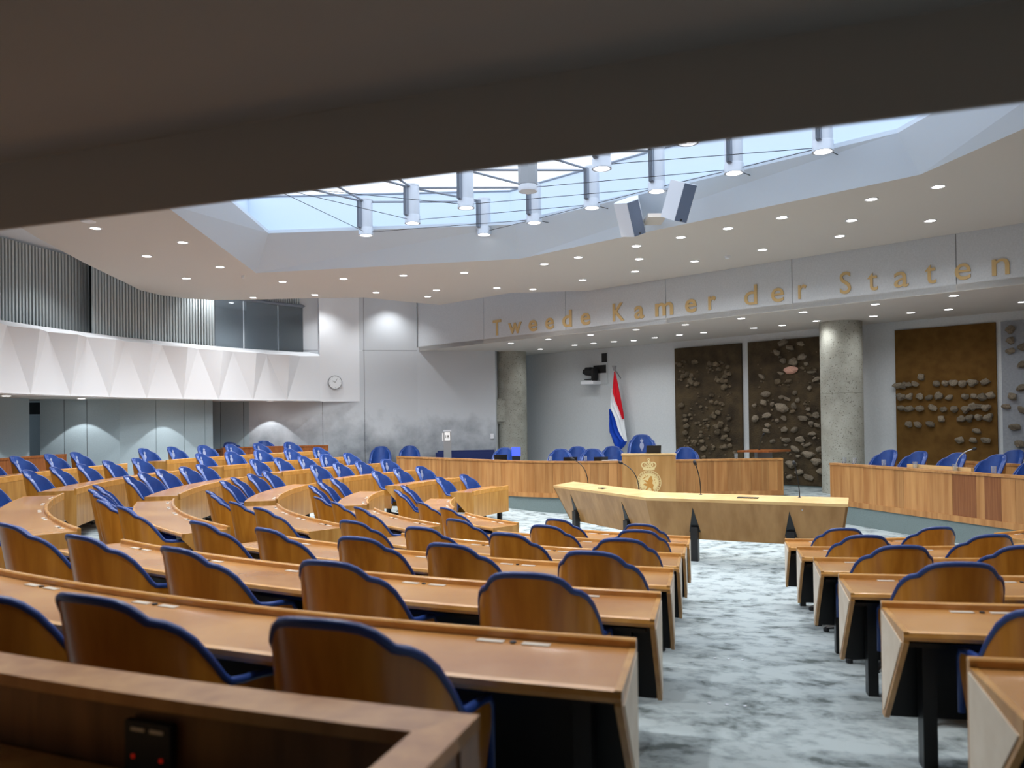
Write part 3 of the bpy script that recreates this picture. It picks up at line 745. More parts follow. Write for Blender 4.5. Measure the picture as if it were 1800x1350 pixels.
def desk(b, k):
    Rk = RA-PITCH*k; zr = zrim(k); zf = zfl(Rk)
    lo, hi = lohi(b, Rk); mid = (lo+hi)/2
    o = pol(Rk+.24, mid, zf)
    rowtxt = ('front row' if k == 5 else ROW[k]+' row')
    if b == 'W1' and k == 0: rowtxt = 'nearest row'
    t = empty('curved_desk', o, 0, 'long curved honey wood desk, %s of the %s' % (rowtxt, BNAME[b]), 'desk', 'curved member desks')
    zt = zr-.03
    tp = arc_solid(b, [(Rk+.03, zt-.035), (Rk+DEP-.03, zt-.035), (Rk+DEP-.03, zt), (Rk+.03, zt)], HW+.022).build('top', M['top'], t, origin=o)
    arc_solid(b, [(Rk, zr-.09), (Rk+.03, zr-.09), (Rk+.03, zr-.006), (Rk+.024, zr), (Rk+.006, zr), (Rk, zr-.006)]).build('raised_rim', M['edge'], t, origin=o)
    arc_solid(b, [(Rk+DEP-.03, zt-.04), (Rk+DEP-.006, zt-.036), (Rk+DEP, zt-.02), (Rk+DEP-.006, zt-.002), (Rk+DEP-.03, zt+.001)]).build('front_edging', M['edge'], t, origin=o)
    arc_solid(b, [(Rk+.002, zf+.2), (Rk+.024, zf+.2), (Rk+.024, zr-.07), (Rk+.002, zr-.07)], HW+.004).build('modesty_panel', M['wood'], t, origin=o)
    arc_solid(b, [(Rk+.026, zf+.202), (Rk+.034, zf+.202), (Rk+.034, zt-.036), (Rk+.026, zt-.036)], HW+.03).build('under_desk_shade', M['black'], t, origin=o)  # black sheet standing in for the shade under the desk
    # under tray
    arc_solid(b, [(Rk+.04, zt-.12), (Rk+DEP-.22, zt-.12), (Rk+DEP-.22, zt-.1), (Rk+.04, zt-.1)], HW+.06).build('cable_tray', M['black'], t, origin=o)
    a, c = BLK[b]
    for s, base in ((1, a), (-1, c)):
        e_ax = Vector((cos(R(base)), sin(R(base)), 0)); e_t = Vector((-e_ax.y, e_ax.x, 0))*s   # into the desk
        def P3(r, z, tt):
            hh = hwid(b, s, r)+tt; q = Vector((CX, CY, 0))+e_ax*math.sqrt(max(r*r-hh*hh, 0))+e_t*hh; return (q.x, q.y, z)
        tri = [(Rk+.0, zr-.012), (Rk+.03, zr-.012), (Rk+.03, zt+.002), (Rk+DEP-.004, zt+.002), (Rk+DEP-.004, zt-.045), (Rk+.05, zf+.2), (Rk, zf+.2)]
        m = MB(); m.ring_loft([[P3(r, z, .0) for r, z in tri], [P3(r, z, .022) for r, z in tri]])
        ep = m.build('end_panel', M['wood'], t, origin=o)
        if (b == 'W1' and s == -1) or (b == 'W0' and s == 1):  # thin cream triangle laid over the main-aisle end panels
            tri2 = [(Rk+.028, zt-.012), (Rk+DEP-.035, zt-.05), (Rk+.05, zf+.235), (Rk+.028, zf+.235)]
            m = MB(); m.ring_loft([[P3(r, z, -.004) for r, z in tri2], [P3(r, z, .001) for r, z in tri2]])
            i_ = m.build('end_overlay', M['cream'], t, origin=o); i_['label'] = 'pale cream triangular overlay'
        # black leg near each end
        lm = MB(); ps = [P3(r, 0, tt) for r, tt in ((Rk+.07, .14), (Rk+.17, .14), (Rk+.17, .20), (Rk+.07, .20))]
        zl = zfl(Rk+.12)
        lm.prism([(p[0], p[1]) for p in ps], zl, zt-.035).build('leg', M['black'], t, origin=o)
    if NSEAT[k] > 3:
        u = Vector(pol(1, mid))-Vector((CX, CY, 0)); tt = Vector((-u.y, u.x, 0)); cc = Vector(pol(Rk+.12, mid))
        lm = MB(); lm.prism([((cc+u*i+tt*j).x, (cc+u*i+tt*j).y) for i, j in ((-.05, -.03), (.05, -.03), (.05, .03), (-.05, .03))], zfl(Rk+.12), zt-.035)
        lm.build('leg', M['black'], t, origin=o)
    # label plates and microphone sockets, one set per seat (sub-parts of the top)
    n = NSEAT[k]
    for i in range(n):
        an = lo+(i+.5)*(hi-lo)/n
        rr = Rk+.075
        for nm, da, mt in (('label_plate', -.085/rr, 'plate'), ('socket', 0, 'black'), ('label_plate', .085/rr, 'plate')):
            aa = an+math.degrees(da); p = Vector(pol(rr, aa, zt))-Vector(o)
            if nm not in plate_src:
                ms = MB().box(-.016, -.05, 0, .016, .05, .003) if nm == 'label_plate' else MB().lathe([(.012, 0), (.012, .006), (.0, .006)], 10)
                s = ms.build(nm, M[mt], tp); plate_src[nm] = s
            else: s = inst(plate_src[nm], tp)
            s.location = p; s.rotation_euler = (0, 0, R(aa))
    return t
for b in ('W0', 'W1', 'W2', 'W3', 'W4'):
    for k in range(6):
        if b == 'W2' and k == 0: continue
        desk(b, k)
desk('X', 5); desk('X', 4)

# chairs: angular offsets from even spacing (degrees), by block and row, in order of increasing angle
TW = {('W1', 0): [0, 0, 0, -.3, -.5, -.6], ('W1', 1): [-.9, -.4, 0, .2, .4], ('W1', 2): [-.8, -.7, -.2, -.3, .6], ('W1', 3): [-.9, -.5, 0, .5], ('W1', 4): [-1.6, 0, .4], ('W1', 5): [-1.3, 0],
      ('W0', 1): [1.0, .8, 0, 0, 0], ('W0', 2): [.9, .9, 0, 0, 0], ('W0', 3): [.6, .9, 0, 0], ('W0', 4): [.4, 2.0, 2], ('W0', 5): [0, .7]}
SHOW = {'W4': None, 'W3': None, 'W2': None, 'W1': None, 'W0': None}
def seats():
    rj = random.Random(3)
    for b in ('W1', 'W0', 'W2', 'W3', 'W4'):
        for k in range(6):
            if b == 'W2' and k == 0: continue
            n = NSEAT[k]; Rk = RA-PITCH*k
            e_ = math.degrees(math.asin(HW/Rk)); lo, hi = BLK[b][0]+e_, BLK[b][1]-e_
            for i in range(n):
                jit, jr, jo = rj.uniform(-.25, .25), rj.uniform(-6, 6), rj.uniform(-.03, .05)
                if b == 'W0' and i > {1: 1, 2: 1, 3: 1, 4: 1, 5: 1}.get(k, -1): continue
                if b == 'W1' and k == 0 and i < 3: continue
                if b == 'W3' and k == 0 and i > 3: continue
                an = lo+(i+.5)*(hi-lo)/n+(TW[(b, k)][i] if (b, k) in TW else jit)
                r = Rk+.56+jo; x, y, _ = pol(r, an)
                if b == 'W1': where = ORD[n-1-i]+' from the main aisle'
                elif b == 'W0': where = ORD[i]+' from the main aisle'
                elif b == 'W2': where = ORD[n-1-i]+' nearest the camera'
                else: where = ORD[n-1-i]+' from the left'
                row = ('front row' if k == 5 else ROW[k]+' row')
                look = 'wood-backed blue armchair' if b in ('W1', 'W0') else 'blue leather armchair'
                chair(x, y, zfl(r)-.005, an+180+jr, '%s, %s, %s, %s' % (look, where, row, BNAME[b]), 'member armchairs')
seats()
# ------------------------------------------------------------------ rostrum and government desks: plank fronts
def polyline_desk(name, pts, z0, z1, label, pw=.27, reds=(), m='planks', depth=.7, group=None, inward=None, seed=1, cat='desk', cuts=None):
    rg = random.Random(seed)
    o = Vector((pts[0][0], pts[0][1], z0)); t = empty(name, o, 0, label, cat, group)
    P = [Vector((*p, 0)) for p in pts]; seg = [(P[i+1]-P[i]).length for i in range(len(P)-1)]; Ltot = sum(seg)
    def at(s):
        for i, l in enumerate(seg):
            if s <= l or i == len(seg)-1:
                d = (P[i+1]-P[i]).normalized(); return P[i]+d*s, d
            s -= l
    def off(s, q):
        p, d = at(s); n = Vector((-d.y, d.x, 0)); return p+n*q     # +n is behind (away from audience)
    s = 0; idx = 0
    while s < Ltot-.02:
        wd = pw*rg.uniform(.7, 1.4); e = min(Ltot, s+wd)
        if cuts and idx < len(cuts): e = cuts[idx]
        if Ltot-e < .1: e = Ltot
        jj = rg.uniform(0, .004)
        q = [off(s+.0015, jj), off(e-.0015, jj), off(e-.0015, .03), off(s+.0015, .03)]
        MB().prism([(p.x, p.y) for p in q], z0+.1, z1-.04).build('plank', M['planks_red'] if idx in reds else M[m], t, origin=o)
        s = e; idx += 1
    n = max(6, int(Ltot/.3))
    def strip(q0, q1, za, zb, nm, mt):
        rings = []
        for i in range(n+1):
            ss = Ltot*i/n; a, b = off(ss, q0), off(ss, q1)
            rings.append([(a.x, a.y, za), (b.x, b.y, za), (b.x, b.y, zb), (a.x, a.y, zb)])
        MB().ring_loft(rings).build(nm, M[mt], t, origin=o)
    strip(-.008, .03, z0, z0+.1, 'skirting_strip', m)
    strip(-.012, .14, z1-.04, z1, 'top_cap', m)
    strip(.14, depth, z1-.13, z1-.09, 'worktop', m)
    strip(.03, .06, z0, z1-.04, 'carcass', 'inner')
    for ss, sg in ((0, 1), (Ltot, -1)):
        a, b, c, d = off(ss, -.004), off(ss, depth), off(ss+sg*.03, depth), off(ss+sg*.03, -.004)
        MB().prism([(p.x, p.y) for p in (a, b, c, d)], z0, z1-.04).build('side_panel', M[m], t, origin=o)
    return t
RL = [(-3.13, 21.75), (-.69, 19.24), (-.04, 18.60), (.30, 18.38), (.75, 18.16), (1.25, 17.95), (1.8, 17.82), (2.42, 17.76)]
RR = [(3.55, 17.98), (4.8, 18.02), (6.04, 18.0)]
GV = [(6.31, 16.03), (6.54, 15.40), (7.09, 13.6), (7.62, 11.95), (8.3, 9.9)]
polyline_desk('rostrum_desk', RL, ZST, 1.17, 'long plank fronted wooden rostrum desk left of the crested lectern', .2)
polyline_desk('rostrum_desk', RR, ZST, 1.17, 'plank fronted wooden rostrum desk right of the crested lectern', .22, seed=5)
polyline_desk('government_desk', GV, ZST, 1.17, 'long plank fronted wooden desk at the right with two darker panels', .3, reds=(8, 10), seed=11, cuts=[.53, .89, 1.22, 1.67, 1.78, 1.89, 2.47, 2.94, 3.4, 3.55, 3.85, 4.09, 4.4])
polyline_desk('government_desk', [(8.55, 15.9), (8.95, 14.5), (9.6, 12.4), (10.2, 10.5)], ZST, 1.2, 'second row wooden desk behind the blue chairs at the right', .35, seed=4)
polyline_desk('official_desk', [(-7.72, 21.5), (-6.8, 22.3), (-5.2, 22.75)], .6, 1.47, 'reddish wooden desk against the wall behind the far chairs', .45, m='redwood', depth=.5, seed=8)
polyline_desk('official_desk', [(-9.95, 12.6), (-9.9, 15.0), (-9.75, 17.6)], .6, 1.50, 'reddish wooden desk behind the chairs at the far left edge', .45, m='redwood', depth=.5, seed=9)
# plinth face below the stage
pl = MB()
for L_, q in ((RL, .03), (RR, .03), (GV, .03)):
    pass
full = RL+RR+[(6.1, 18.0)]+GV
rings = [[(x, y, 0) for x, y in full], [(x, y, ZST) for x, y in full]]
pl.ring_loft(rings, close=False)
po = pl.build('trim_1', M['plinth']); po.location = (.0, .035, 0); tag(po, 'grey green plinth below the rostrum desks', kind='structure')

# crested lectern block
bx = empty('lectern_block', (2.94, 17.42, ZST), R(-10), 'tall pale wooden lectern block with a carved crowned coat of arms', 'lectern')
MB().box(-.575, 0, -.35, .575, .35, .95, .008).build('body', M['pale'], bx)
MB().box(-.59, -.012, .95, .59, .37, .985, .006).build('top_cap', M['maple_top'], bx)
cr = MB()
def disc_ring(cx, cz, r0, r1, n=40, a0=0, a1=360, y=-.004):
    V = []; F = []
    for i in range(n+1):
        a = R(a0+(a1-a0)*i/n); V += [(cx+r0*cos(a), y, cz+r0*sin(a)), (cx+r1*cos(a), y, cz+r1*sin(a)), (cx+r0*cos(a), 0, cz+r0*sin(a)), (cx+r1*cos(a), 0, cz+r1*sin(a))]
    for i in range(n):
        b = 4*i; F += [(b, b+1, b+5, b+4), (b, b+4, b+6, b+2), (b+1, b+3, b+7, b+5)]
    cr.add(V, F)
def poly(pts, y=-.005):
    n = len(pts); V = [(x, y, z) for x, z in pts]+[(x, 0, z) for x, z in pts]
    cr.add(V, [tuple(range(n))[::-1]]+[(i, (i+1) % n, n+(i+1) % n, n+i) for i in range(n)])
cz = .37
disc_ring(0, cz, .25, .262); disc_ring(0, cz, .2, .212)
for i in range(26):     # raised motto letters as short strokes around the garter
    a = 18+i*(360-36)/25-72
    x, z = .231*cos(R(a)), cz+.231*sin(R(a)); tx, tz = -sin(R(a)), cos(R(a)); rx, rz = cos(R(a)), sin(R(a))
    poly([(x-tx*.006-rx*.015, z-tz*.006-rz*.015), (x+tx*.006-rx*.015, z+tz*.006-rz*.015), (x+tx*.006+rx*.015, z+tz*.006+rz*.015), (x-tx*.006+rx*.015, z-tz*.006+rz*.015)])
    if i % 3: poly([(x-tx*.016-rx*.004, z-tz*.016-rz*.004), (x+tx*.016-rx*.004, z+tz*.016-rz*.004), (x+tx*.016+rx*.004, z+tz*.016+rz*.004), (x-tx*.016+rx*.004, z-tz*.016+rz*.004)])
# crown
DZ = .14
poly([(-.12, .50+DZ), (.12, .50+DZ), (.13, .54+DZ), (-.13, .54+DZ)])
for cx in (-.095, .095): disc_ring(cx, .605+DZ, .045, .068, 18)
for cx in (-.036, .036): disc_ring(cx, .615+DZ, .042, .06, 18)
poly([(-.02, .66+DZ), (.02, .66+DZ), (.02, .70+DZ), (-.02, .70+DZ)]); disc_ring(0, .725+DZ, .012, .026, 12)
for k in range(5): disc_ring(-.1+k*.05, .555+DZ, 0, .012, 8)
# rampant lion in the shield field
field = MB(); nn = 40
field.add([(.195*cos(2*pi*i/nn), -.003, cz+.195*sin(2*pi*i/nn)) for i in range(nn)]+[(0, -.003, cz)], [((i+1) % nn, i, nn) for i in range(nn)])
cr.build('crest', mat('gilt inlay', (224, 202, 146), .4), bx)
field.build('crest_field', mat('pale inlay', (222, 198, 140), .45), bx)
ln = MB(); cr2, cr = cr, ln
lion = [(.03, .30), (.06, .285), (.055, .25), (.075, .2), (.06, .14), (.09, .1), (.07, .03), (.1, -.02), (.05, -.03), (.03, .03), (-.01, .05), (-.05, .0), (-.1, -.02), (-.07, .03), (-.04, .07), (-.09, .09), (-.14, .11), (-.1, .14), (-.04, .13), (-.08, .17), (-.13, .2), (-.09, .21), (-.03, .19), (-.01, .25)]
LO = lambda pts: [(x+.01, z+.21) for x, z in pts]
poly(LO(lion), -.006)
poly(LO([(-.15, .24), (-.03, .31), (-.025, .30), (-.145, .225)]), -.006)
for sx, sz in ((-.1, .31), (-.12, .27), (.1, .22), (.12, .16), (.11, .28), (-.13, .04)): poly(LO([(sx, sz), (sx+.02, sz+.004), (sx+.016, sz-.022), (sx+.002, sz-.02)]), -.006)
ln.build('crest_lion', mat('brown inlay', (188, 132, 58), .45), bx)
cr = cr2

# ------------------------------------------------------------------ bent interruption desk
Zt = .92; sl = .2
Lp, Mp, Rp = Vector((.73, 14.57, 0)), Vector((1.98, 12.07, 0)), Vector((4.49, 10.81, 0))
t = empty('bent_desk', (2.2, 12.6, 0), 0, 'bent pale maple microphone desk standing on black fin legs', 'desk'); bo = (2.2, 12.6, 0)
d1, d2 = (Mp-Lp).normalized(), (Rp-Mp).normalized(); n1, n2 = Vector((-d1.y, d1.x, 0)), Vector((-d2.y, d2.x, 0))
bis = (n1+n2).normalized(); kb = 1/bis.dot(n1)
dep = .40
F3 = [Lp, Mp, Rp]; B3 = [Lp+n1*dep+d1*.04, Mp+bis*dep*kb, Rp+n2*dep-d2*.02]
def z_(p, z): return (p.x, p.y, z)
m = MB()
for i in (0, 1):
    V = [z_(F3[i], Zt), z_(F3[i+1], Zt), z_(B3[i+1], Zt+.05), z_(B3[i], Zt+.05)]; V += [(x, y, z-.04) for x, y, z in V]
    mm = MB().add(V, [(0, 1, 2, 3), (7, 6, 5, 4), (0, 4, 5, 1), (1, 5, 6, 2), (2, 6, 7, 3), (3, 7, 4, 0)]); mm.build('top', M['maple_top'], t, origin=bo)
FB = [Lp+n1*sl+d1*.24, Mp+bis*sl*kb, Rp+n2*sl-d2*.10]
for i, nn_ in ((0, n1), (1, n2)):
    V = [z_(F3[i], Zt-.035), z_(F3[i+1], Zt-.035), z_(FB[i+1], .31), z_(FB[i], .31)]
    V += [(x+nn_.x*.03, y+nn_.y*.03, z) for x, y, z in V]
    MB().add(V, [(0, 1, 2, 3), (7, 6, 5, 4), (0, 4, 5, 1), (1, 5, 6, 2), (2, 6, 7, 3), (3, 7, 4, 0)]).build('front_panel', M['pale'], t, origin=bo)
for i, nn_, P_, dd in ((0, n1, Lp, d1), (2, n2, Rp, -d2)):
    V = [z_(F3[i], Zt-.035), z_(B3[i], Zt+.01), z_(FB[i]+nn_*.05, .31), z_(FB[i], .31)]; V += [(x+dd.x*.03, y+dd.y*.03, z) for x, y, z in V]
    MB().add(V, [(0, 1, 2, 3), (7, 6, 5, 4), (0, 4, 5, 1), (1, 5, 6, 2), (2, 6, 7, 3), (3, 7, 4, 0)]).build('end_panel', M['pale'], t, origin=bo)
for P_, dd, nn_, s in ((Lp, d1, n1, .55), (Lp, d1, n1, 2.12), (Mp, d2, n2, .70), (Mp, d2, n2, 2.05)):
    c = P_+dd*s+nn_*(sl*.62)
    pr = [c-dd*.055-nn_*.035, c+dd*.055-nn_*.035, c+dd*.055+nn_*.06, c-dd*.055+nn_*.06]
    lg = MB(); lg.prism([(p.x, p.y) for p in pr], 0, .5)
    # tapering black fin let into a triangular notch of the sloping front
    zb_, za_ = .42, Zt-.13
    f = lambda z: P_+dd*s+nn_*(sl*(Zt-.035-z)/(Zt-.345)-.006)
    a, b2, c2_ = f(zb_)-dd*.085, f(zb_)+dd*.085, f(za_)
    lg.add([z_(a, zb_), z_(b2, zb_), z_(c2_, za_), z_(a+nn_*.05, zb_), z_(b2+nn_*.05, zb_), z_(c2_+nn_*.05, za_)], [(0, 1, 2), (5, 4, 3), (0, 3, 4, 1), (1, 4, 5, 2), (2, 5, 3, 0)])
    lg.build('fin_leg', M['black'], t, origin=bo)
q = Mp+d2*.85+n2*.22
def flatbox(o_, d_, n_, c, hw, hd, z0, z1, nm, mt, par):
    MB().prism([((c+d_*i*hw+n_*j*hd).x, (c+d_*i*hw+n_*j*hd).y) for i, j in ((-1, -1), (1, -1), (1, 1), (-1, 1))], z0, z1).build(nm, mt, par, origin=o_)
for k in range(4): flatbox(bo, d2, n2, Mp+d2*(1.35+k*.075)+n2*.2, .034, .05, Zt+.02, Zt+.032, 'button_panel', M['ink'], t)
for k in range(2): flatbox(bo, d1, n1, Lp+d1*(1.28+k*.075)+n1*.2, .034, .05, Zt+.02, Zt+.032, 'button_panel', M['ink'], t)
kc = Mp+d2*2.22+n2*.035
MB().lathe([(.014, -.01), (.016, 0), (.01, .01)], 10, kc.x, kc.y, Zt-.1).build('lock', M['alu'], t, origin=bo)

def gooseneck(base, head, label, bend=.5, rad=.008, col='black', name='gooseneck_microphone', group='gooseneck microphones'):
    b, h = Vector(base), Vector(head); t = empty(name, b, 0, label, 'microphone', group)
    mid = Vector((b.x, b.y, b.z+(h.z-b.z)*bend)); pts = []
    for i in range(13):
        u = i/12; pts.append((1-u)**2*b+2*u*(1-u)*mid+u*u*h)
    MB().tube(pts, rad, 8).build('neck', M[col], t, origin=b, smooth=True)
    d = (pts[-1]-pts[-3]).normalized()
    MB().tube([h-d*.03, h, h+d*.03, h+d*.05], [.016, .026, .024, .008], 10).build('head', M['ink'], t, origin=b, smooth=True)
    MB().lathe([(.03, 0), (.03, .012), (.012, .02)], 12, b.x, b.y, b.z-.003).build('foot', M['black'], t, origin=b)
    return t
gooseneck((1.33, 14.3, .95), (1.08, 14.42, 1.39), 'black gooseneck microphone at the left end of the maple desk', .75)
gooseneck((2.02, 12.95, .955), (1.76, 13.1, 1.39), 'black gooseneck microphone left of the carved crest', .75)
gooseneck((2.80, 12.02, .95), (2.72, 12.02, 1.425), 'black gooseneck microphone right of the carved crest', .6)
gooseneck((4.05, 11.4, .95), (4.0, 11.45, 1.43), 'black gooseneck microphone at the right end of the maple desk', .5)
gooseneck((7.46, 13.6, 1.08), (7.58, 13.23, 1.53), 'silver gooseneck microphone on the long desk at the right', .85, .008, 'alu')
gooseneck((5.1, 17.75, 1.42), (5.2, 17.75, 1.78), 'thin gooseneck microphone on the small lectern top', .6, .006)

# small lectern behind the rostrum desk
t = empty('small_lectern', (5.95, 19.2, ZST), 0, 'small lectern with a kite shaped reddish wooden top behind the rostrum', 'lectern')
MB().prism([(-.62, -.1), (0, -.48), (.66, -.05), (.05, .35)], 0.92, 0.965).build('top', M['redwood'], t)
MB().prism([(-.15, -.12), (.2, -.12), (.2, .12), (-.15, .12)], 0, .92).build('post', M['steelgrey'], t)
bpy.data.objects['gooseneck_microphone.005'].location = (5.85, 19.1, 1.315)

# ------------------------------------------------------------------ chairs on the stage
S12 = (1.1, 1.1, 1.12)
for k, (x, y) in enumerate([(7.42, 16.33), (7.65, 15.61), (7.92, 14.78), (8.17, 13.99), (8.4, 13.2)]):
    chair(x, y, ZST, 197+(8, 3, 0, -3, -5)[k], 'plain blue armchair, %s from the column behind the right desk' % ORD[k], 'minister armchairs', False, S12)
for k, (x, y) in enumerate([(9.5, 15.6), (9.75, 14.9)]):
    chair(x, y, ZST, 200, 'dark blue armchair, %s in the rear row behind the right desk' % ('left one' if k == 0 else 'right one'), 'minister armchairs', False, S12)
for x, y, lb in [(1.12, 19.2, 'leftmost blue armchair of the four just left of the crested lectern'), (1.66, 20.8, 'second blue armchair left of the lectern, set back'), (1.88, 19.0, 'third blue armchair left of the lectern, nearer the desk'), (2.55, 20.6, 'blue armchair beside the flag, left of the chairman seat'), (4.12, 19.1, 'blue armchair right of the crested lectern before the stone panel'), (-.24, 20.6, 'blue armchair behind the laptop on the rostrum'), (-3.8, 23.15, 'plain blue armchair against the wall left of the rostrum'), (-2.98, 23.25, 'blue armchair behind the left end of the rostrum')]:
    chair(x, y, ZST, 262 if x > -2 else 275, lb, 'rostrum armchairs', False, S12)
# chairman's taller wing chair
chair(3.12, 19.4, ZST, 262, 'tall blue chairman armchair with a crest behind the lectern', None, True, (1.25, 1.15, 1.46), 'chairman_armchair')
chair(-10.72, 15.6, .62, 352, 'dark blue armchair against the wall at the far left', 'wall armchairs', False, S12)
chair(-6.95, 22.75, .66, 300, 'navy armchair with pale rim behind the reddish far desk', 'wall armchairs', False, (1.05, 1.05, 1.02))
chair(-7.72, 22.45, .66, 320, 'navy armchair half hidden beside the pale pier', 'wall armchairs', False, (1.05, 1.05, 1.0))

# ------------------------------------------------------------------ sofa, totem, laptop, monitors, glasses
t = empty('sofa', (-1.35, 23.6, ZST), R(6), 'low navy leather sofa behind the left part of the rostrum', 'sofa')
MB().box(-.9, .1, .25, .9, .42, .88, .06).build('backrest', M['sofa'], t, smooth=40)
MB().box(-.9, -.4, .12, .9, .15, .45, .05).build('seat', M['sofa'], t, smooth=40)
for s in (-1, 1): MB().box(s*.9-.1, -.4, .1, s*.9+.1, .42, .62, .05).build('armrest', M['sofa'], t, smooth=40)
t = empty('display_totem', (-1.8, 22.3, ZST), R(6), 'narrow grey metal totem holding a white date card', 'totem')
MB().box(-.105, -.03, 0, .105, .03, 1.49, .004).build('post', M['steelgrey'], t)
MB().box(-.11, -.04, 1.46, .11, .035, 1.5).build('top_bar', M['alu'], t)
cd = MB().box(-.075, -.042, 1.21, .075, -.032, 1.44).build('card', M['paper'], t)
text_on('18', .085, M['ink'], cd, (0, -.043, 1.32), (pi/2, 0, 0))
MB().box(-.14, -.03, 1.2, -.115, .0, 1.42).build('leaflet', M['paper'], t)
def laptop(x, y, z, rz, label, screen=True):
    t = empty('laptop', (x, y, z), R(rz), label, 'laptop', 'laptops and monitors on the rostrum')
    MB().box(-.16, 0, 0, .16, .2, .015, .003).build('base', M['ink'], t)
    m = MB(); m.add([(-.16, 0, .012), (.16, 0, .012), (.16, -.04, .17), (-.16, -.04, .17), (-.16, .008, .012), (.16, .008, .012), (.16, -.032, .172), (-.16, -.032, .172)],
                    [(0, 1, 2, 3), (7, 6, 5, 4), (0, 4, 5, 1), (1, 5, 6, 2), (2, 6, 7, 3), (3, 7, 4, 0)])
    m.build('lid', M['ink'], t)
    return t
laptop(-.3, 20.05, 1.08, 5, 'open black laptop near the left column on the rostrum')
s_ = tag(MB().box(-.02, 20.3, 1.2, .2, 20.32, 1.42).build('blue_screen', M['screen']), 'glowing blue screen beside the laptop on the rostrum', 'screen')
MB().box(-.012, 20.295, 1.08, .19, 20.33, 1.2).build('stand', M['ink'], s_)
laptop(1.3, 18.25, 1.08, 10, 'black monitor on the rostrum left of the crest, left one')
laptop(1.98, 18.12, 1.08, 5, 'black monitor on the rostrum left of the crest, right one')
t = laptop(3.1, 17.7, 1.335, 0, 'black screen on top of the crested lectern')
def tumbler(x, y, z, label, s=1.0):
    m = MB(); m.ring_loft([[(r*cos(2*pi*i/14), r*sin(2*pi*i/14), q) for i in range(14)] for r, q in [(.0, 0), (.03, 0), (.034, .1), (.031, .1), (.027, .012), (.0, .012)]], cap=False)
    o = m.build('water_glass', M['glass'], smooth=40); o.location = (x, y, z); o.scale = (s, s, s); return tag(o, label, 'glass', 'water glasses on the desks')
for x, y, z, lb in [(.86, 18.2, 1.17, 'water glass at the left of the rostrum monitors'), (1.62, 17.93, 1.17, 'water glass between the two rostrum monitors'), (5.02, 18.1, 1.17, 'water glass near the small lectern'), (6.52, 15.85, 1.17, 'tall glass on the left end of the right desk'),
                    (6.62, 15.62, 1.17, 'low glass on the left end of the right desk'), (6.84, 14.85, 1.17, 'water glass before the first blue chair at right'), (7.05, 14.12, 1.17, 'water glass before the second blue chair at right'), (7.3, 13.3, 1.17, 'water glass before the third blue chair at right'), (7.52, 12.6, 1.17, 'water glass before the fourth blue chair at right')]:
    tumbler(x, y, z, lb, 1.15)
bb = MB(); cc0, cc1 = Vector((6.98, 14.35, 0)), Vector((7.38, 13.05, 0)); dd = (cc1-cc0).normalized(); nn_ = Vector((-dd.y, dd.x, 0))
bb.prism([((cc0+nn_*.05).x, (cc0+nn_*.05).y), ((cc1+nn_*.05).x, (cc1+nn_*.05).y), ((cc1+nn_*.12).x, (cc1+nn_*.12).y), ((cc0+nn_*.12).x, (cc0+nn_*.12).y)], 1.17, 1.23)
tag(bb.build('document_ledge', M['maple_top']), 'pale wooden ledge on top of the right desk', 'ledge')
pp = MB().box(2.0, 18.0, 1.172, 2.35, 18.2, 1.18); tag(pp.build('paper_stack', M['paper']), 'white papers on the rostrum left of the lectern', 'papers')
# ------------------------------------------------------------------ stone art panels on the back wall
def frame_at(u, z, off=0):
    return on_wall(u, z, off)
def stone_src(seed, rough=.25):
    bm = bmesh.new(); bmesh.ops.create_icosphere(bm, subdivisions=2, radius=1)
    for v in bm.verts:
        d = noise.noise(v.co*1.3+Vector((seed*7.1, 0, 0)))*rough*1.6+noise.noise(v.co*3+Vector((0, seed*3.3, 0)))*rough*.6
        v.co *= 1+d
        if seed % 3 == 0: v.co.z = max(-.75, min(.8, v.co.z))
    me = bpy.data.meshes.new('stone'); bm.to_mesh(me); bm.free(); return me
SM = [stone_src(i) for i in range(6)]
for i, me in enumerate(SM): me.materials.append(M['stone'])
SMD = [stone_src(i+6) for i in range(4)]
for me in SMD: me.materials.append(M['stonedark'])
SMP = stone_src(2, .2); SMP.materials.append(M['pink'])
def art(name, u0, u1, z0, z1, m, label, thick=.06):
    t = empty(name, on_wall(u0, z0), R(-44.6), label, 'artwork', 'stone art panels')
    MB().box(0, -thick, 0, u1-u0, 0, z1-z0).build('panel', m, t); return t
def stones(t, u0, z0, lst, meshes, rg, thick, seed, default=.085):
    for s in lst:
        a, b = (s[2], s[3]) if len(s) > 2 else (default*rg.uniform(.8, 1.25), default*rg.uniform(.7, 1.05))
        o = bpy.data.objects.new('stone', rg.choice(meshes)); C.link(o); o.parent = t
        o.location = (s[0]-u0, -thick-min(a, b)*.35, s[1]-z0); o.scale = (a, min(a, b)*.8, b)
        o.rotation_euler = (rg.uniform(-.3, .3), rg.uniform(-.5, .5), rg.uniform(-.3, .3))
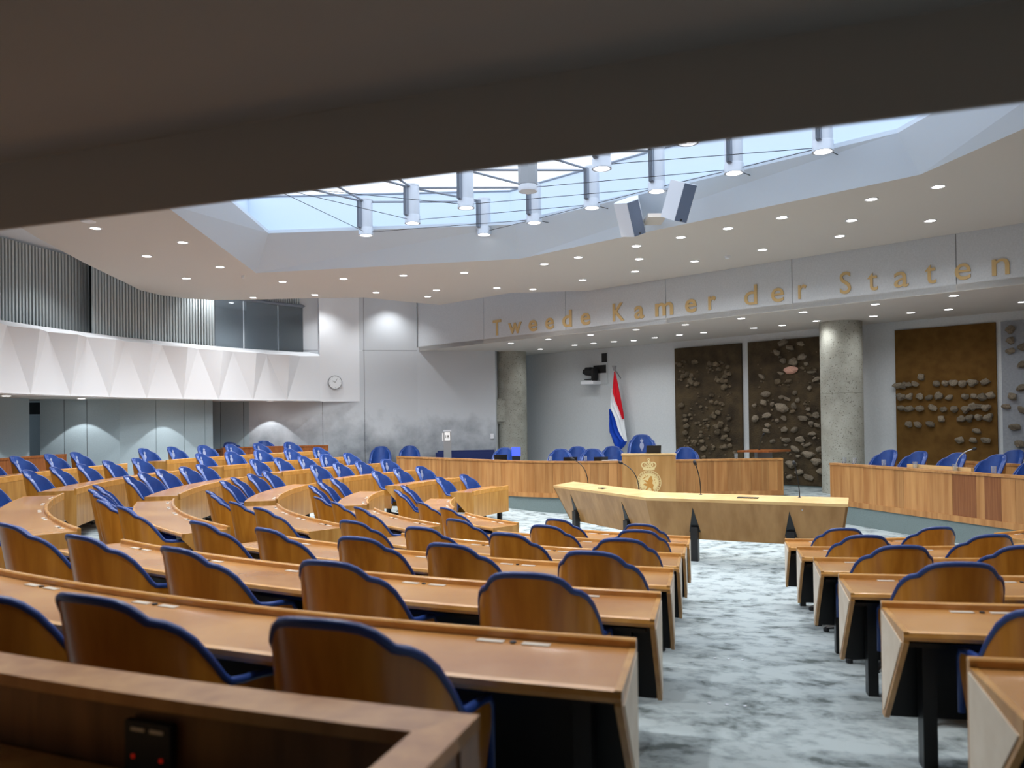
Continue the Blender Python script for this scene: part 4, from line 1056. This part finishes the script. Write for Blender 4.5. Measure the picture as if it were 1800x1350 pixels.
STONES3 = [(3.74, 2.77), (3.86, 2.76), (3.97, 2.78), (4.11, 2.79), (4.25, 2.94), (4.56, 2.78), (4.74, 2.78), (4.9, 2.78), (5.08, 2.76), (5.27, 2.77), (5.52, 2.78), (3.81, 2.51), (3.99, 2.51), (4.21, 2.51), (4.4, 2.48), (4.6, 2.51), (4.81, 2.47), (5.13, 2.48), (5.3, 2.48), (5.45, 2.46), (5.62, 2.49), (3.81, 2.26), (3.99, 2.24), (4.21, 2.24), (4.47, 2.25), (4.69, 2.21), (4.91, 2.21), (5.13, 2.2), (5.26, 2.26), (5.38, 2.26), (5.51, 2.23), (4.65, 2.0), (5.04, 2.0), (5.2, 2.01), (5.38, 2.03), (5.56, 2.02), (3.97, 1.89), (4.16, 1.88), (4.42, 1.89), (5.34, 1.74), (5.0, 1.54), (5.27, 1.54), (5.5, 1.54)]
STONES4 = [(6.0, 3.85), (6.0, 3.62), (5.99, 3.4), (6.2, 3.11), (6.18, 2.63), (6.02, 2.45), (5.9, 2.25), (6.19, 2.17), (6.04, 1.82), (6.12, 1.47), (6.23, 3.47)]
STONES2 = [(1.03, 3.96, 0.13, 0.09), (1.21, 3.82, 0.12, 0.07), (0.85, 3.72, 0.1, 0.08), (0.93, 3.6, 0.05, 0.04), (1.02, 3.5, 0.1, 0.07), (1.29, 3.46, 0.14, 0.1), (1.51, 3.56, 0.12, 0.08), (1.62, 3.39, 0.06, 0.06), (1.51, 3.29, 0.07, 0.05), (0.94, 3.19, 0.09, 0.04), (1.75, 3.18, 0.12, 0.04), (0.43, 3.13, 0.11, 0.06), (0.87, 2.98, 0.1, 0.09), (1.14, 2.98, 0.1, 0.07), (1.86, 3.0, 0.11, 0.05), (1.48, 3.9, 0.09, 0.06), (0.54, 2.68, 0.15, 0.08), (0.48, 2.46, 0.1, 0.08), (0.21, 2.39, 0.06, 0.05), (0.71, 2.42, 0.06, 0.06), (0.97, 2.32, 0.19, 0.12), (0.95, 2.59, 0.08, 0.05), (1.1, 2.54, 0.09, 0.05), (1.31, 2.69, 0.06, 0.06), (1.38, 2.5, 0.07, 0.06), (1.28, 2.36, 0.07, 0.09), (1.23, 2.22, 0.09, 0.05), (1.56, 2.4, 0.06, 0.04), (1.64, 2.27, 0.07, 0.05), (1.68, 2.13, 0.09, 0.05), (1.5, 2.05, 0.12, 0.08), (1.84, 2.12, 0.1, 0.08), (0.24, 2.06, 0.1, 0.1), (0.55, 2.13, 0.16, 0.07), (0.83, 2.0, 0.07, 0.05), (1.01, 2.06, 0.1, 0.06), (0.57, 1.88, 0.08, 0.06), (0.54, 1.74, 0.1, 0.07), (1.02, 1.77, 0.11, 0.07), (1.28, 1.77, 0.1, 0.07), (1.71, 1.92, 0.08, 0.06), (1.87, 1.87, 0.09, 0.06), (1.73, 1.67, 0.1, 0.05), (1.43, 1.53, 0.12, 0.08), (1.07, 1.51, 0.13, 0.06), (0.7, 1.48, 0.08, 0.05), (1.62, 1.4, 0.12, 0.05), (1.29, 1.29, 0.15, 0.07), (1.91, 1.29, 0.09, 0.07), (1.63, 1.16, 0.14, 0.09), (1.36, 1.11, 0.06, 0.04), (1.83, 0.99, 0.12, 0.09), (1.19, 0.91, 0.15, 0.1), (1.39, 0.72, 0.12, 0.08), (1.62, 0.6, 0.13, 0.08), (1.14, 0.59, 0.09, 0.06), (1.94, 0.76, 0.09, 0.1), (1.78, 1.57, 0.06, 0.03), (1.04, 1.38, 0.05, 0.03), (1.49, 1.41, 0.04, 0.04), (1.69, 2.79, 0.06, 0.06)]
rg = random.Random(21)
p1 = art('stone_relief_panel', -2.19, -.15, .39, 4.04, M['soil'], 'dark soil relief panel with many small pebbles, left of the pair', .07)
p2 = art('stone_relief_panel', .04, 2.04, .39, 4.04, M['soil'], 'dark soil relief panel with larger boulders and a pink stone', .07)
p3 = art('stone_relief_panel', 3.69, 5.72, .39, 4.03, M['ochre'], 'ochre panel with rows of grey boulders right of the column', .05)
p4 = art('stone_relief_panel', 5.82, 7.85, .39, 4.03, M['greyfelt'], 'pale grey panel with scattered stones at the right edge', .05)
clusters = [(.35, 3.0, .35, .3), (.55, 2.75, .3, .2), (1.3, 3.05, .3, .15), (1.6, 2.7, .25, .3), (.5, 1.9, .4, .35), (.7, 1.55, .4, .3), (1.3, 1.6, .4, .4), (1.5, 1.2, .35, .3), (.5, 1.05, .4, .2), (1.2, .9, .5, .2), (1.3, .35, .5, .25), (.6, .4, .3, .3), (1.0, 2.2, .9, 1.2)]
l1 = []
for k in range(190):
    c = rg.choice(clusters); u = c[0]+rg.gauss(0, c[2]*.55); z = c[1]+rg.gauss(0, c[3]*.55)
    if .06 < u < 1.98 and .08 < z < 3.35:
        s = rg.choice((.025, .03, .035, .045, .06, .075)); l1.append((u-2.19, z+.39, s*1.15, s))
stones(p1, -2.19, .39, l1, SMD, rg, .07, 1)
stones(p2, .04, .39, STONES2, SM[:3]+SMD[:1]+SM[3:], rg, .07, 2)
o = bpy.data.objects.new('stone', SMP); C.link(o); o.parent = p2; o.location = (1.18, -.1, 2.87); o.scale = (.2, .07, .1); o['label'] = 'large pink stone'
l2 = [(rg.uniform(.1, 1.95), rg.uniform(.5, 3.9), s, s*.9) for s in [rg.choice((.02, .028, .035)) for _ in range(70)]]
stones(p2, .04, .39, l2, SMD, rg, .07, 3)
stones(p3, 3.69, .39, STONES3, SM, rg, .05, 4)
stones(p4, 5.82, .39, STONES4, SM[:4], rg, .05, 5, .09)
tag(MB().box(-2.3, -.05, 0, 8, .0, .1).build('baseboard_back', M['plinth']), 'grey skirting under the art panels', kind='structure')
bo_ = bpy.data.objects['baseboard_back']; bo_.location = on_wall(0, ZST+.0, .0); bo_.rotation_euler = (0, 0, R(-44.6))

# ------------------------------------------------------------------ flag
t = empty('flag', on_wall(-4.1, 1.1, .32), R(-44.6), 'draped red, white and blue flag hanging from a wall bracket', 'flag')
def drape(name, prof, m, seed):
    # prof: list of (z, left, right); folded cloth strip with depth
    mbs = MB(); rings = []; nn = 14
    for j, (z, l, r) in enumerate(prof):
        front = []; back = []
        for i in range(nn+1):
            f_ = i/nn; x = l+(r-l)*f_
            y = .035*sin(f_*pi*4.2+seed+z*.8)*min(1, (3.5-z)*1.2)-.02*sin(f_*pi)
            front.append((x, y-.008, z-1.1)); back.append((x, y+.008, z-1.1))
        rings.append(front+back[::-1])
    return mbs.ring_loft(rings).build(name, m, t, smooth=50)
import bisect
def itp(tab, z):
    tab = sorted(tab); zs = [q[0] for q in tab]
    if z <= zs[0]: return tab[0][1]
    if z >= zs[-1]: return tab[-1][1]
    i = bisect.bisect(zs, z); a, b = tab[i-1], tab[i]; return a[1]+(b[1]-a[1])*(z-a[0])/(b[0]-a[0])
Lft = [(3.49, -.015), (3.2, -.07), (2.75, -.12), (2.4, -.18), (1.9, -.24), (1.7, -.24), (1.62, -.18), (1.4, -.1), (1.16, .05)]
Rgt = [(3.49, .02), (3.2, .1), (2.75, .2), (2.3, .28), (1.8, .34), (1.45, .40), (1.3, .30), (1.16, .12)]
RW = [(3.49, .0), (3.0, -.07), (2.85, -.06), (2.6, .03), (2.4, .14), (2.2, .24), (2.05, .31)]
WB = [(2.42, -.19), (2.25, -.09), (2.05, .0), (1.8, .08), (1.65, .17), (1.45, .36), (1.42, .39)]
zz = [3.49-.05*i for i in range(47)]
drape('red_stripe', [(z, itp(RW, z)-.005, itp(Rgt, z)) for z in zz if z >= 2.08], M['red'], .3)
drape('white_stripe', [(z, itp(Lft, z) if z > 2.42 else itp(WB, z), itp(RW, z) if z > 2.08 else itp(Rgt, z)) for z in zz if 1.44 <= z <= 3.0], M['flagwhite'], .3)
drape('blue_stripe', [(z, itp(Lft, z), itp(WB, z)+.005 if z > 1.44 else itp(Rgt, z)) for z in zz if z <= 2.42], M['flagblue'], .3)
MB().lathe([(.03, 2.41), (.07, 2.56), (.06, 2.56), (.0, 2.5)], 16).build('finial_cup', M['steelgrey'], t, smooth=40)
MB().tube([(0, .3, 2.2), (0, .05, 2.42)], .015, 8).build('bracket', M['steelgrey'], t)
MB().tube([(0, .03, 2.45), (.05, .05, .2)], .013, 8).build('pole', M['steelgrey'], t)

# ------------------------------------------------------------------ wall camera niche
t = empty('wall_camera', on_wall(-5.0, 3.15), R(-44.6), 'black remote camera on a white bracket below a square niche', 'camera')
MB().box(-.18, -.02, .0, .41, .0, .95).build('back_plate', M['wallback'], t)
MB().box(.2, -.03, .66, .4, -.018, .93).build('vent', M['ink'], t)
MB().box(-.12, -.03, .34, .36, -.018, .58).build('niche', M['ink'], t)
MB().box(-.33, -.4, 0, .15, 0, .1, .01).build('shelf', M['white'], t)
cb = MB(); cb.box(-.02, -.3, .11, .12, -.08, .5, .03); cb.box(-.25, -.32, .14, .08, -.1, .17); cb.build('camera_yoke', M['ink'], t)
cb = MB(); cb.tube([(-.3, -.32, .4), (-.22, -.27, .38), (-.02, -.2, .36)], [.06, .1, .11], 12); cb.box(-.26, -.3, .42, -.02, -.12, .52, .02); cb.build('camera_body', M['ink'], t)

# ------------------------------------------------------------------ clock, light switch
cwd = (Vector((-4.42, 24.02, 0))-Vector((pe[0], pe[1], 0))).normalized()
cn = Vector((cwd.y, -cwd.x, 0))
cp = Vector((pe[0], pe[1], 0))+cwd*((Vector((-5.17, 23.6, 0))-Vector((pe[0], pe[1], 0))).dot(cwd))
t = empty('wall_clock', (cp.x, cp.y, 3.28), math.atan2(cwd.y, cwd.x), 'round white wall clock with grey rim below the gallery window', 'clock')
def diskY(r, y0, y1, n=36):
    m = MB(); m.ring_loft([[(r*cos(2*pi*i/n), y, r*sin(2*pi*i/n)) for i in range(n)] for y in (y0, y1)]); return m
diskY(.205, -.07, 0).build('case', M['steelgrey'], t)
diskY(.185, -.075, -.06).build('face', M['clockface'], t)
for ang_, ln_, wd_ in ((-58, .085, .007), (30, .125, .005)):
    a = R(90-ang_); h = MB(); dx, dz = cos(a), sin(a)
    h.add([(-dz*wd_, -.078, dx*wd_), (dz*wd_, -.078, -dx*wd_), (dx*ln_+dz*wd_*.6, -.078, dz*ln_-dx*wd_*.6), (dx*ln_-dz*wd_*.6, -.078, dz*ln_+dx*wd_*.6)]+
          [(-dz*wd_, -.075, dx*wd_), (dz*wd_, -.075, -dx*wd_), (dx*ln_+dz*wd_*.6, -.075, dz*ln_-dx*wd_*.6), (dx*ln_-dz*wd_*.6, -.075, dz*ln_+dx*wd_*.6)],
          [(0, 1, 2, 3), (7, 6, 5, 4), (0, 4, 5, 1), (1, 5, 6, 2), (2, 6, 7, 3), (3, 7, 4, 0)])
    h.build('hand', M['ink'], t)
for k in range(12):
    a = R(30*k); m = MB(); m.box(-.004, -.077, .15, .004, -.075, .17); s = m.build('hour_mark', M['steelgrey'], t); s.rotation_euler = (0, a, 0)
o = tag(MB().box(-.05, -.03, -.08, .05, 0, .08, .008).build('light_switch', M['white']), 'small white wall switch beside the rough concrete column', 'switch')
o.location = (-.62, 24.58, 1.62); o.rotation_euler = (0, 0, R(6))

# ------------------------------------------------------------------ parapet in front of the camera
ap = 252.05
def arc2(prof, a0, a1, n=16):
    m = MB(); m.ring_loft([[pol(r, a0+(a1-a0)*i/n, z) for r, z in prof] for i in range(n+1)]); return m
zf_ = .70; o = pol(13.0, 246, zf_)
t = empty('press_desk', o, 0, 'dark wooden enclosed desk with a thick top rail in the near left corner', 'desk')
arc2([(12.84, 1.45), (12.965, 1.45), (12.965, 1.48), (12.84, 1.48)], 236, ap).build('top_rail', M['planks'], t, origin=o)
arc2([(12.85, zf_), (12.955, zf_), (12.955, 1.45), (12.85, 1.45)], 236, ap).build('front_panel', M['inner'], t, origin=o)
e_ax = Vector((cos(R(ap)), sin(R(ap)), 0)); e_t = Vector((e_ax.y, -e_ax.x, 0))
def pp3(r, tt): q = Vector((CX, CY, 0))+e_ax*r+e_t*tt; return (q.x, q.y)
MB().prism([pp3(12.84, 0), pp3(14.0, 0), pp3(14.0, .1), pp3(12.965, .1)], 1.45, 1.482).build('end_rail', M['planks'], t, origin=o)
MB().prism([pp3(12.85, .005), pp3(14.0, .005), pp3(14.0, .095), pp3(12.85, .095)], zf_, 1.45).build('end_panel', M['inner'], t, origin=o)
arc2([(12.965, 1.26), (13.55, 1.26), (13.55, 1.3), (12.965, 1.3)], 236, 249.1).build('worktop', M['wood'], t, origin=o)
pa = 248.62; pc = Vector(pol(12.962, pa)); 
pn = empty('x', (0, 0, 0)); bpy.data.objects.remove(pn)
cpn = MB(); u = Vector(pol(1, pa))-Vector((CX, CY, 0)); tt = Vector((-u.y, u.x, 0))
def bxp(c, hw, d0, d1, z0, z1, nm, m, par):
    q = [c+tt*(-hw)+u*d0, c+tt*hw+u*d0, c+tt*hw+u*d1, c+tt*(-hw)+u*d1]
    return MB().prism([(p.x, p.y) for p in q], z0, z1).build(nm, m, par, origin=o)
cpo = bxp(pc, .068, .0, .018, 1.305, 1.425, 'control_panel', M['ink'], t); cpo['label'] = 'black control panel with two red lights'
for s in (-1, 1):
    bxp(pc+tt*s*.028, .02, .018, .0195, 1.403, 1.411, 'label_strip', M['plate'], cpo)
    bxp(pc+tt*s*.042, .004, .018, .021, 1.34, 1.348, 'indicator', M['redled'], cpo)

# ------------------------------------------------------------------ floor studs in the aisle (tiny step lights)
st0 = None
for r in (9.6, 8.25, 10.9):
    for k in (-1, 0, 1):
        p = pol(r, B0+DW, zfl(r)); q = Vector(pol(1, B0+DW))-Vector((CX, CY, 0)); tt = Vector((-q.y, q.x, 0)); p = Vector(p)+tt*(k*.1-.1)
        if st0 is None: st0 = MB().lathe([(.011, 0), (.011, .006), (.0, .008)], 8).build('floor_stud', M['alu']); s = st0
        else: s = inst(st0)
        s.location = p; tag(s, 'tiny metal stud set into the carpet of the main aisle', 'stud', 'floor studs in the main aisle')
